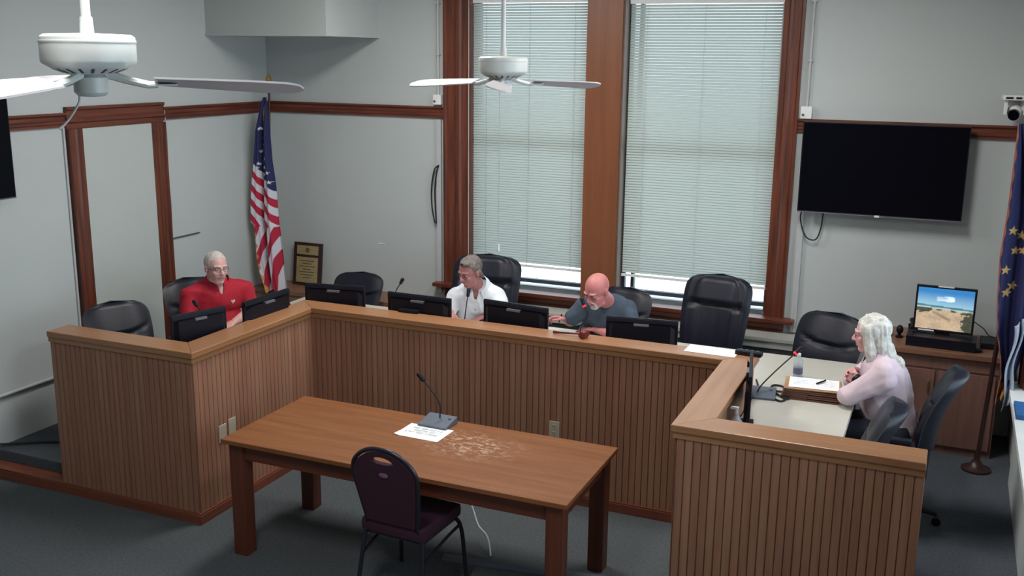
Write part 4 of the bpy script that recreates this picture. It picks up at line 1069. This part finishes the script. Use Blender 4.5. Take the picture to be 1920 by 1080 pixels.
#%%PEOPLE%%
# ------------------------------------------------------------------ people
def blob(g, voxel, name, mats, parent, origin, smooth_it=4, post=None, keep=None, region=None, thick=None):
    o3 = Vector(origin); g.v = [v-o3 for v in g.v]
    me = bpy.data.meshes.new(name); me.from_pydata([tuple(v) for v in g.v], [], g.f)
    bm = bmesh.new(); bm.from_mesh(me); bmesh.ops.recalc_face_normals(bm, faces=bm.faces[:]); bm.to_mesh(me); bm.free()
    tmp = bpy.data.objects.new(name+'_tmp', me); COL.objects.link(tmp)
    r = tmp.modifiers.new('r', 'REMESH'); r.mode = 'VOXEL'; r.voxel_size = voxel; r.use_smooth_shade = True
    s = tmp.modifiers.new('s', 'SMOOTH'); s.factor = .5; s.iterations = smooth_it
    dg = bpy.context.evaluated_depsgraph_get(); dg.update()
    out = bpy.data.meshes.new_from_object(tmp.evaluated_get(dg)); out.name = name
    bpy.data.objects.remove(tmp); bpy.data.meshes.remove(me)
    if post or keep:
        bm = bmesh.new(); bm.from_mesh(out); bm.normal_update()
        if post:
            new = [post(v.co+o3, v.normal)-o3 for v in bm.verts]
            for v, c in zip(bm.verts, new): v.co = c
        if keep:
            dead = [f for f in bm.faces if not keep(f.calc_center_median()+o3)]
            bmesh.ops.delete(bm, geom=dead, context='FACES')
            bv_ = [v for v in bm.verts if v.is_boundary]
            for _ in range(8):
                new = []
                for v in bv_:
                    nb_ = [e.other_vert(v).co for e in v.link_edges if e.is_boundary]
                    new.append(v.co.lerp(sum(nb_, Vector())/len(nb_), .6) if nb_ else v.co.copy())
                for v, c in zip(bv_, new): v.co = c
        bm.to_mesh(out); bm.free()
    out.materials.clear()
    for m_ in (mats if isinstance(mats, (list, tuple)) else [mats]): out.materials.append(m_)
    out.polygons.foreach_set('use_smooth', [True]*len(out.polygons))
    if region:
        for p_ in out.polygons: p_.material_index = region(p_.center+o3)
    o = bpy.data.objects.new(name, out); COL.objects.link(o); o.parent = parent
    if thick: md = o.modifiers.new('t', 'SOLIDIFY'); md.thickness = thick
    return o
def hand(g, w, d, n, s, curl=.5, spread=1.0, sc=1.0):
    """w wrist, d finger direction, n palm normal, s towards the thumb"""
    w, d, n = Vector(w), Vector(d).normalized(), Vector(n); n = (n-d*n.dot(d)).normalized(); s = d.cross(n)*s
    for k, off in enumerate((.029, .010, -.009, -.027)):
        kn = w+(d*(.088-.004*abs(k-1))+s*off)*sc
        g.cap(w+(d*.015+s*off*.6)*sc, kn, .013*sc, .0105*sc, 10)
        L = (.040, .045, .042, .033)[k]*sc; dd = (d+s*(off*1.8*spread)).normalized(); p = kn; r = .0092*sc; a = curl*(.7+.12*k)
        for j in range(3):
            q_ = Matrix.Rotation(a*(.8 if j == 0 else 1.05), 3, dd.cross(n)); dd = (q_ @ dd).normalized()
            e = p+dd*L*(1, .68, .55)[j]; g.cap(p, e, r, r*.9, 8); p = e; r *= .9
    g.ell(w+d*.05*sc-n*.001, (.03*sc, .03*sc, .016*sc), Matrix((s, d, n)).transposed(), 12)
    t0 = w+(d*.022+s*.024)*sc; t1 = t0+(d*.03+s*.030+n*.012)*sc; t2 = t1+(d*.032+s*.006+n*.010*(1+curl))*sc; t3 = t2+(d*.024-s*.006+n*.006)*sc
    g.cap(t0, t1, .014*sc, .012*sc, 8); g.cap(t1, t2, .0115*sc, .010*sc, 8); g.cap(t2, t3, .010*sc, .0085*sc, 8)
class Person: pass
def person(label, P, N, SL, SR, EL, ER, WL, WR, HL, HR, hc, hf, hu, fat, skin, lip, skirt, shirt_mat, trouser_mat, sleeve, KL, KR, AL, AR, wide=1.0, collar=None, face=None, hscale=1.0, loose=0):
    P, N, SL, SR, EL, ER, WL, WR, hc = [Vector(a) for a in (P, N, SL, SR, EL, ER, WL, WR, hc)]
    KL, KR, AL, AR = [Vector(a) for a in (KL, KR, AL, AR)]
    org = Vector((P.x, P.y, P.z-.09)); root = thing('person', label, 'person', org)
    l = (SL-SR).normalized(); up = (N-P).normalized(); f = l.cross(up).normalized(); l = up.cross(f).normalized()
    TR = Matrix((l, f, up)).transposed()
    hf = Vector(hf).normalized(); hu = Vector(hu); hu = (hu-hf*hu.dot(hf)).normalized(); hl = hu.cross(hf).normalized(); HRm = Matrix((hl, hf, hu)).transposed()
    sc = hscale
    def H(x, y, z): return hc+(hl*x+hf*y+hu*z)*sc
    def torso(g, e, hem=True):
        g.ell(P+up*.02, (.175*wide+e, .135+fat*.3+e, .14+e), TR, 20)
        g.ell(P.lerp(N, .36)+f*(.02+fat*.35), (.155*wide+fat*.5+e, .115+fat+e, .19+e), TR, 20)
        g.ell(P.lerp(N, .70)+f*.012, (.172*wide+e, .118+fat*.35+e, .19+e), TR, 20)
        g.cap(SL-l*.035-up*.012, SR+l*.035-up*.012, .060+e, .060+e, 16)
        for s_ in (SL, SR): g.cap(N-up*.03-f*.01, s_-up*.01, .052+e, .060+e, 14)
    def arms(g, e, t, which):
        for S_, E_, W_ in which:
            g.ell(S_-up*.02, .058+e, None, 14); g.cap(S_-up*.02, E_ if t >= 1 else S_.lerp(E_, t), .058+e, (.046 if t >= 1 else .054)+e, 14)
            if t > 1: g.cap(E_, E_.lerp(W_, t-1), .046+e, .046-.015*(t-1)+e, 14)
    # body
    g = G(); torso(g, -.012); AA = ((SL, EL, WL), (SR, ER, WR))
    for S_, E_, W_ in AA: g.cap(S_-up*.015, E_, .054, .043, 14); g.cap(E_, E_.lerp(W_, .35), .044, .043, 14); g.cap(E_.lerp(W_, .35), W_, .043, .027, 14)
    hand(g, WL, *HL); hand(g, WR, *HR)
    for K_, A_, s_ in ((KL, AL, 1), (KR, AR, -1)):
        g.cap(P+l*.09*s_, K_, .085, .055, 14); g.cap(K_, A_, .054, .035, 14); fd = Vector((f.x, f.y, 0)).normalized(); g.cap(A_-Vector((0, 0, .03)), A_+fd*.14-Vector((0, 0, .05)), .036, .028, 12)
    g.cap(N-up*.05, H(0, -.018, -.05), .064, .058*sc, 16)
    X = HRm
    g.ell(H(0, -.008, .030), (.075*sc, .095*sc, .090*sc), X, 28); g.ell(H(0, .022, -.030), (.062*sc, .072*sc, .085*sc), X, 24)
    g.ell(H(0, .060, -.094), (.027*sc, .022*sc, .020*sc), X, 14); g.cap(H(.042, .02, -.082), H(.012, .062, -.096), .02*sc, .018*sc, 10); g.cap(H(-.042, .02, -.082), H(-.012, .062, -.096), .02*sc, .018*sc, 10)
    g.cap(H(0, .088, .012), H(0, .108, -.026), .0085*sc, .0125*sc, 10)
    for s_ in (-1, 1):
        g.ell(H(s_*.010, .100, -.030), .0085*sc, None, 10)
        g.cap(H(s_*.012, .085, .026), H(s_*.045, .070, .024), .010*sc, .009*sc, 10)
        g.ell(H(s_*.038, .066, -.024), (.022*sc, .020*sc, .022*sc), X, 12)
        g.ell(H(s_*.030, .076, .006), (.013*sc, .012*sc, .010*sc), X, 12)
        g.ell(H(s_*.076, -.008, -.004), (.009*sc, .019*sc, .031*sc), X @ RX(.15), 12)
    g.cap(H(-.017, .088, -.052), H(.017, .088, -.052), .0065*sc, .0065*sc, 8); g.cap(H(-.013, .087, -.062), H(.013, .087, -.062), .007*sc, .007*sc, 8)
    def loc(p): q_ = p-hc; return Vector((q_.dot(hl), q_.dot(hf), q_.dot(hu)))/sc
    def reg(p):
        q_ = loc(p)
        if abs(q_.x) < .021 and q_.y > .080 and -.064 < q_.z-.15*abs(q_.x) < -.053: return 1
        return 0
    body = blob(g, .0052, 'body', [skin, lip], root, org, 2, region=reg)
    EYE = plain('eye_white', srgb(206, 200, 196), .3); IRIS = plain('iris_dark', srgb(44, 38, 40), .3)
    for s_ in (-1, 1):
        g = G().ell(H(s_*.031, .0815, .006), (.0110*sc, .0070*sc, .0040*sc), X, 14); g.v = [v-org for v in g.v]; e_ = g.build('eye', EYE, root, 'all')
        g = G().ell(H(s_*.030, .0875, .005), (.0048*sc, .003*sc, .0048*sc), X, 10); g.v = [v-org for v in g.v]; g.build('pupil', IRIS, e_, 'all')
    # trousers and shoes
    g = G(); g.ell(P+up*.0, (.182*wide, .142+fat*.2, .12), TR, 18)
    for K_, A_, s_ in ((KL, AL, 1), (KR, AR, -1)): g.cap(P+l*.09*s_, K_, .097, .068, 14); g.cap(K_, A_+Vector((0, 0, .02)), .067, .052, 14)
    blob(g, .010, 'trousers', trouser_mat, root, org, 3)
    for A_ in (AL, AR):
        fd = Vector((f.x, f.y, 0)).normalized(); g = G(); g.cap(A_-Vector((0, 0, .03)), A_+fd*.15-Vector((0, 0, .05)), .045, .036, 14); g.v = [Vector((v.x, v.y, max(v.z, A_.z-.085)))-org for v in g.v]; g.build('shoe', BLACKP, root, 'all')
    # upper garment
    g = G(); torso(g, .006); arms(g, .012, sleeve, AA)
    if loose:
        g.cap(P+up*.02, N-up*.16, .165*wide+loose, .15*wide+loose, 20)
        for S_, E_, W_ in AA: g.cap(S_-up*.06, E_, .075, .062, 14); g.cap(E_, E_.lerp(W_, .75), .062, .045, 14)
    def wr(p, n_):
        qv = p+l*(.06*noise.noise(p*3)); a = noise.noise(p*5+Vector((1, 2, 3)))*.008+max(0, .30-abs(noise.noise(Vector((qv.x*9, qv.y*9, qv.z*5+4)))))*.022
        a += .004*math.sin(p.z*60+6*noise.noise(p*5))*max(0, noise.noise(p*4+Vector((7, 7, 7))))*2
        return p+n_*a
    ct = collar or (0.0, 0.0)
    vtop = N+f*.03
    def keep(p):
        q_ = p-N; fx_, lx, uz = q_.dot(f), q_.dot(l), q_.dot(up)
        if uz > .035: return False
        if ct[0] and fx_ > .02 and uz > -ct[0] and abs(lx) < .012+(uz+ct[0])*ct[1]: return False
        return True
    garment = blob(g, .007, skirt, shirt_mat, root, org, 12, post=wr, keep=keep, thick=.003)
    r = Person(); r.root, r.org, r.H, r.X, r.N, r.up, r.f, r.l, r.loc, r.hc, r.garment, r.body, r.sc = root, org, H, X, N, up, f, l, loc, hc, garment, body, sc
    return r
def PB(pr, g, name, mat, parent=None, smooth=False):
    g.v = [v-pr.org for v in g.v]; return g.build(name, mat, parent or pr.root, smooth)
def collar(pr, mat, spread=.5, depth=.06):
    N, up, f, l = pr.N, pr.up, pr.f, pr.l
    g = G(); n = 26
    def fn(i, j):
        a = -PI*.5+spread+(2*PI-2*spread)*i; a += PI      # opening at front
        a = PI/2+spread+(2*PI-2*spread)*i
        c, s_ = math.cos(a), math.sin(a)
        back = max(0, -s_); r_ = .078*pr.sc+.030*j; z = .052+.016*back-.050*j-.040*max(0, s_)**1.0
        tip = (max(0, 1-i/.14)+max(0, 1-(1-i)/.14)); z -= tip*depth*.55*j; r_ += tip*.022*j
        return N+l*c*r_*1.02+f*(s_*r_*.95+.012)+up*z
    g.grid(fn, 40, 6); o = PB(pr, g, 'collar', mat, None, 'all'); o.parent = pr.garment; md = o.modifiers.new('t', 'SOLIDIFY'); md.thickness = .004; return o
def glasses(pr, mat):
    H = pr.H; g = G()
    for s_ in (-1, 1):
        g.tube([H(s_*.032+.021*math.cos(t_), .099-.004*abs(math.cos(t_)), .004+.015*math.sin(t_)) for t_ in [2*PI*k/18 for k in range(19)]], .0014, 6)
        g.tube([H(s_*.053, .096, .007), H(s_*.077, .05, .008), H(s_*.082, -.01, .004)], .0016, 6)
    g.tube([H(-.011, .098, .006), H(0, .101, .009), H(.011, .098, .006)], .0016, 6)
    return PB(pr, g, 'glasses', mat, None, True)
def brows(pr, mat):
    for s_ in (-1, 1): PB(pr, G().tube([pr.H(s_*.014, .0945, .026), pr.H(s_*.03, .092, .031), pr.H(s_*.048, .080, .027)], [.003, .0042, .0025], 6), 'eyebrow', mat, None, True)
def hair(pr, prims, mat, keep, amp=.006, voxel=.006, name='hair', fr=(45, 30, 14)):
    g = G(); prims(g)
    def post(p, n_):
        q_ = pr.loc(p); return p+n_*(noise.noise(Vector((q_.x*fr[0], q_.y*fr[1], q_.z*fr[2])))*amp+noise.noise(Vector((q_.x*110, q_.y*110, q_.z*fr[2]*2)))*amp*.4)
    return blob(g, voxel, name, mat, pr.root, pr.org, 2, post=post, keep=(lambda p: keep(pr.loc(p))) if keep else None)
SK1 = plain('skin_pink', srgb(196, 152, 146), .55, var=.05, scale=14); SK2 = plain('skin_ruddy', srgb(176, 118, 116), .55, var=.05, scale=14)
SK3 = plain('skin_red', srgb(196, 122, 120), .5, var=.05, scale=14); SK4 = plain('skin_light', srgb(208, 158, 156), .55, var=.05, scale=14)
LIP = plain('lips', srgb(160, 104, 102), .5); 
POLO = plain('red_polo_cloth', srgb(158, 6, 36), .8, var=.06, scale=12); WSH = plain('white_shirt_cloth', srgb(226, 232, 240), .8, var=.02)
TSH = plain('slate_tshirt_cloth', srgb(62, 74, 88), .85, var=.06); BLO = plain('pink_blouse_cloth', srgb(206, 186, 196), .8, var=.03)
TRO = plain('dark_trousers', srgb(44, 46, 58), .85); GREYH = plain('grey_hair', srgb(116, 106, 102), .8, var=.22, scale=60); WHH = plain('white_hair', srgb(186, 176, 172), .8, var=.16, scale=70)
SILH = plain('silver_hair', srgb(204, 202, 196), .6, var=.16, scale=30); BRD = plain('white_beard', srgb(214, 200, 196), .85, var=.15, scale=80)
MET = plain('glasses_metal', srgb(70, 56, 58), .35, metal=.5)
def q(u, v, y): return bp(u, v, 'Y', y)
V = Vector
# --- man in the red polo
fr_d = V((.86, -.50, 0)); ld = V((.50, .86, 0))
hc = q(405, 502, -2.22); N = q(407, 528, -2.16); P = V((-2.36, -2.10, .74))
SLp = N+ld*.23-V((0, 0, .075)); SRp = N-ld*.23-V((0, 0, .065))
EL, ER = q(472, 582, -1.96), q(352, 606, -2.42); WL = V((-2.03, -2.20, .955)); WR = V((-2.06, -2.44, .955))
red = person('man in a red polo shirt sitting at the left arm of the bench, looking right', P, N, SLp, SRp, EL, ER, WL, WR, (( .1, -.9, -.1), (0, .1, -1), -1, .35), ((.5, .7, 0), (0, 0, -1), 1, .4), hc, (.92, -.42, -.06), (0, .05, 1), .06, SK1, LIP, 'polo_shirt', POLO, TRO, .88,
    P+V((.36, -.18, -.04)), P+V((.30, -.38, -.04)), V((-1.93, -2.25, .24)), V((-1.98, -2.45, .24)), 1.28, (.045, .25), hscale=1.06)
collar(red, POLO, .42)
hair(red, lambda g: (g.ell(red.H(0, -.014, .034), (.0835, .1045, .0965), red.X, 28)), WHH, lambda q_: (q_.z > .070 and q_.y < .060) or (q_.y < -.0 and q_.z > -.045) or (abs(q_.x) > .055 and q_.y < .035 and q_.z > .0), .003)
glasses(red, MET); brows(red, WHH)
c_ = q(434, 549, -2.2); g = G()
e1 = red.f
base = N-red.up*.105+red.l*.085+red.f*.15
for dx in (-.012, 0, .012): g.cyl(base+red.l*dx+red.up*.012, base+red.l*dx-red.up*.004, .0035, n=8)
g.cyl(base+red.l*-.014-red.up*.004, base+red.l*.014-red.up*.004, .0035, n=8); g.cyl(base-red.up*.004, base-red.up*.022, .0035, n=8)
lg = PB(red, g, 'chest_emblem', WHITEP, red.garment, True)
# --- man in the white shirt
hc = q(882, 509, -1.27); N = q(895, 534, -1.14); P = V((-.50, -.84, .74))
SLp = q(932, 552, -1.10); SRp = q(853, 553, -1.16)
wht = person('man in a white button-up shirt and glasses, head turned down to his papers', P, N, SLp, SRp, q(950, 600, -1.18), q(836, 598, -1.20), bp(912, 592, 'Z', .945), bp(846, 586, 'Z', .985), ((-.55, -.75, -.15), (0, 0, -1), -1, .45), ((.35, -.75, -.40), (0, -.2, -1), 1, .6), hc, (-.36, -.88, -.30), (-.06, -.30, 1), .035, SK2, LIP, 'shirt', WSH, TRO, 1.25,
    P+V((.12, -.42, -.04)), P+V((-.12, -.42, -.04)), V((-.38, -1.28, .24)), V((-.62, -1.28, .24)), 1.22, (.05, .22), hscale=1.04)
collar(wht, WSH, .5, .07)
hair(wht, lambda g: (g.ell(wht.H(0, -.014, .038), (.083, .101, .094), wht.X, 28), g.ell(wht.H(.02, .05, .098), (.05, .04, .022), wht.X, 14), g.cap(wht.H(.07, -.03, .0), wht.H(.066, -.05, -.05), .02, .016), g.cap(wht.H(-.07, -.03, .0), wht.H(-.066, -.05, -.05), .02, .016)), GREYH,
     lambda q_: (q_.z > .082 and q_.y < .080) or (q_.z > .06 and q_.y < .05) or (q_.y < .0 and q_.z > -.065) or (abs(q_.x) > .058 and q_.y < .035 and q_.z > .0), .006)
glasses(wht, MET); brows(wht, GREYH)
for k in range(4):
    b_ = wht.N-wht.up*(.13+.075*k)+wht.f*(.16+.01*k); PB(wht, G().ell(b_, .006, None, 8), 'button', GREYP, wht.garment, True)
# --- bearded man in the slate T-shirt
hc = q(1120, 544, -1.42); N = q(1140, 560, -1.22); P = V((.62, -.84, .74))
SLp = q(1176, 577, -1.14); SRp = q(1092, 572, -1.24)
blu = person('bald man with white goatee and glasses in a slate T-shirt, leaning over papers', P, N, SLp, SRp, q(1192, 640, -1.30), q(1070, 602, -1.28), bp(1116, 617, 'Z', .965), bp(1062, 600, 'Z', 1.03), ((-.85, -.45, .0), (0, 0, -1), -1, .6), ((-.80, -.35, .25), (.2, -.3, -1), 1, .7), hc, (-.34, -.80, -.42), (-.10, -.42, .88), .05, SK3, LIP, 'tshirt', TSH, TRO, .80,
    P+V((.12, -.42, -.04)), P+V((-.12, -.42, -.04)), V((.74, -1.28, .24)), V((.50, -1.28, .24)), 1.25, None, hscale=1.08)
g = G()
hair(blu, lambda g: g.ell(blu.H(0, -.012, .030), (.0785, .098, .090), blu.X, 28), BRD, lambda q_: (q_.y < .02 and -.05 < q_.z < .035-.25*q_.y and abs(q_.x) > .045) or (q_.y < -.06 and -.05 < q_.z < .045), .002)
hair(blu, lambda g: (g.ell(blu.H(0, .064, -.094), (.036, .030, .030), blu.X, 16), g.cap(blu.H(-.024, .084, -.048), blu.H(-.028, .074, -.08), .009), g.cap(blu.H(.024, .084, -.048), blu.H(.028, .074, -.08), .009), g.cap(blu.H(-.02, .093, -.043), blu.H(.02, .093, -.043), .0075)), BRD, None, .004, .004, 'goatee')
glasses(blu, MET); brows(blu, BRD)
# pen held by each of the two
tag(G().cap(bp(1053, 590, 'Z', 1.06), bp(1048, 604, 'Z', .995), .006, .005, 8).build('pen', BLACKP, smooth=True), 'dark pen held upright in the right hand of the bearded man', 'pen')
tag(G().cap(bp(1098, 606, 'Z', .98), bp(1078, 612, 'Z', .925), .0055, .004, 8).build('pen', BLACKP, smooth=True), 'dark pen held low in the left hand of the bearded man', 'pen')
# --- woman in the pink blouse
hc = q(1633, 627, -1.90); N = q(1652, 668, -1.90); P = V((2.86, -1.90, .74))
SLp = q(1655, 695, -2.08); SRp = q(1640, 676, -1.74)
wom = person('woman with long silver hair in a pale pink blouse, hands clasped on the worktop', P, N, SLp, SRp, q(1590, 742, -2.08), q(1600, 716, -1.76), q(1618, 722, -1.99), q(1624, 708, -1.86), ((-.72, .35, .42), (.25, .80, -.1), 1, .75, .6, 1.08), ((-.80, -.30, .38), (.25, -.80, -.1), -1, .75, .6, 1.08), hc, (-.97, -.10, -.10), (-.08, 0, 1), .02, SK4, LIP, 'blouse', BLO, TRO, 1.80,
    P+V((-.42, -.11, -.04)), P+V((-.42, .11, -.04)), V((2.47, -2.0, .24)), V((2.47, -1.8, .24)), .94, (.03, .6), hscale=.98, loose=.006)
def wh(g):
    H = wom.H; X = wom.X
    g.ell(H(0, -.022, .036), (.090, .106, .098), X, 28)
    for s_ in (-1, 1): g.cap(H(s_*.064, .022, .05), H(s_*.074, .005, -.10), .030, .034); g.cap(H(s_*.074, .005, -.10), H(s_*.07, .01, -.19), .034, .020)
    g.ell(H(0, -.062, -.055), (.088, .060, .12), X, 20); g.ell(H(0, -.095, -.14), (.085, .055, .10), X, 18); g.ell(H(.02, -.15, -.20), (.060, .05, .06), X, 14)
hair(wom, wh, SILH, lambda q_: not (q_.y > .068 and q_.z < .075) and not (q_.y > .05 and abs(q_.x) < .05 and q_.z < .06), .009, .005, fr=(60, 50, 4))
glasses(wom, plain('glasses_purple', srgb(110, 60, 90), .4)); brows(wom, SILH)
wb = q(1607, 712, -1.99); PB(wom, G().cyl(wb, wb+V((-.012, .008, .006)), .034, n=18), 'wrist_band', BLACKP, None, True)
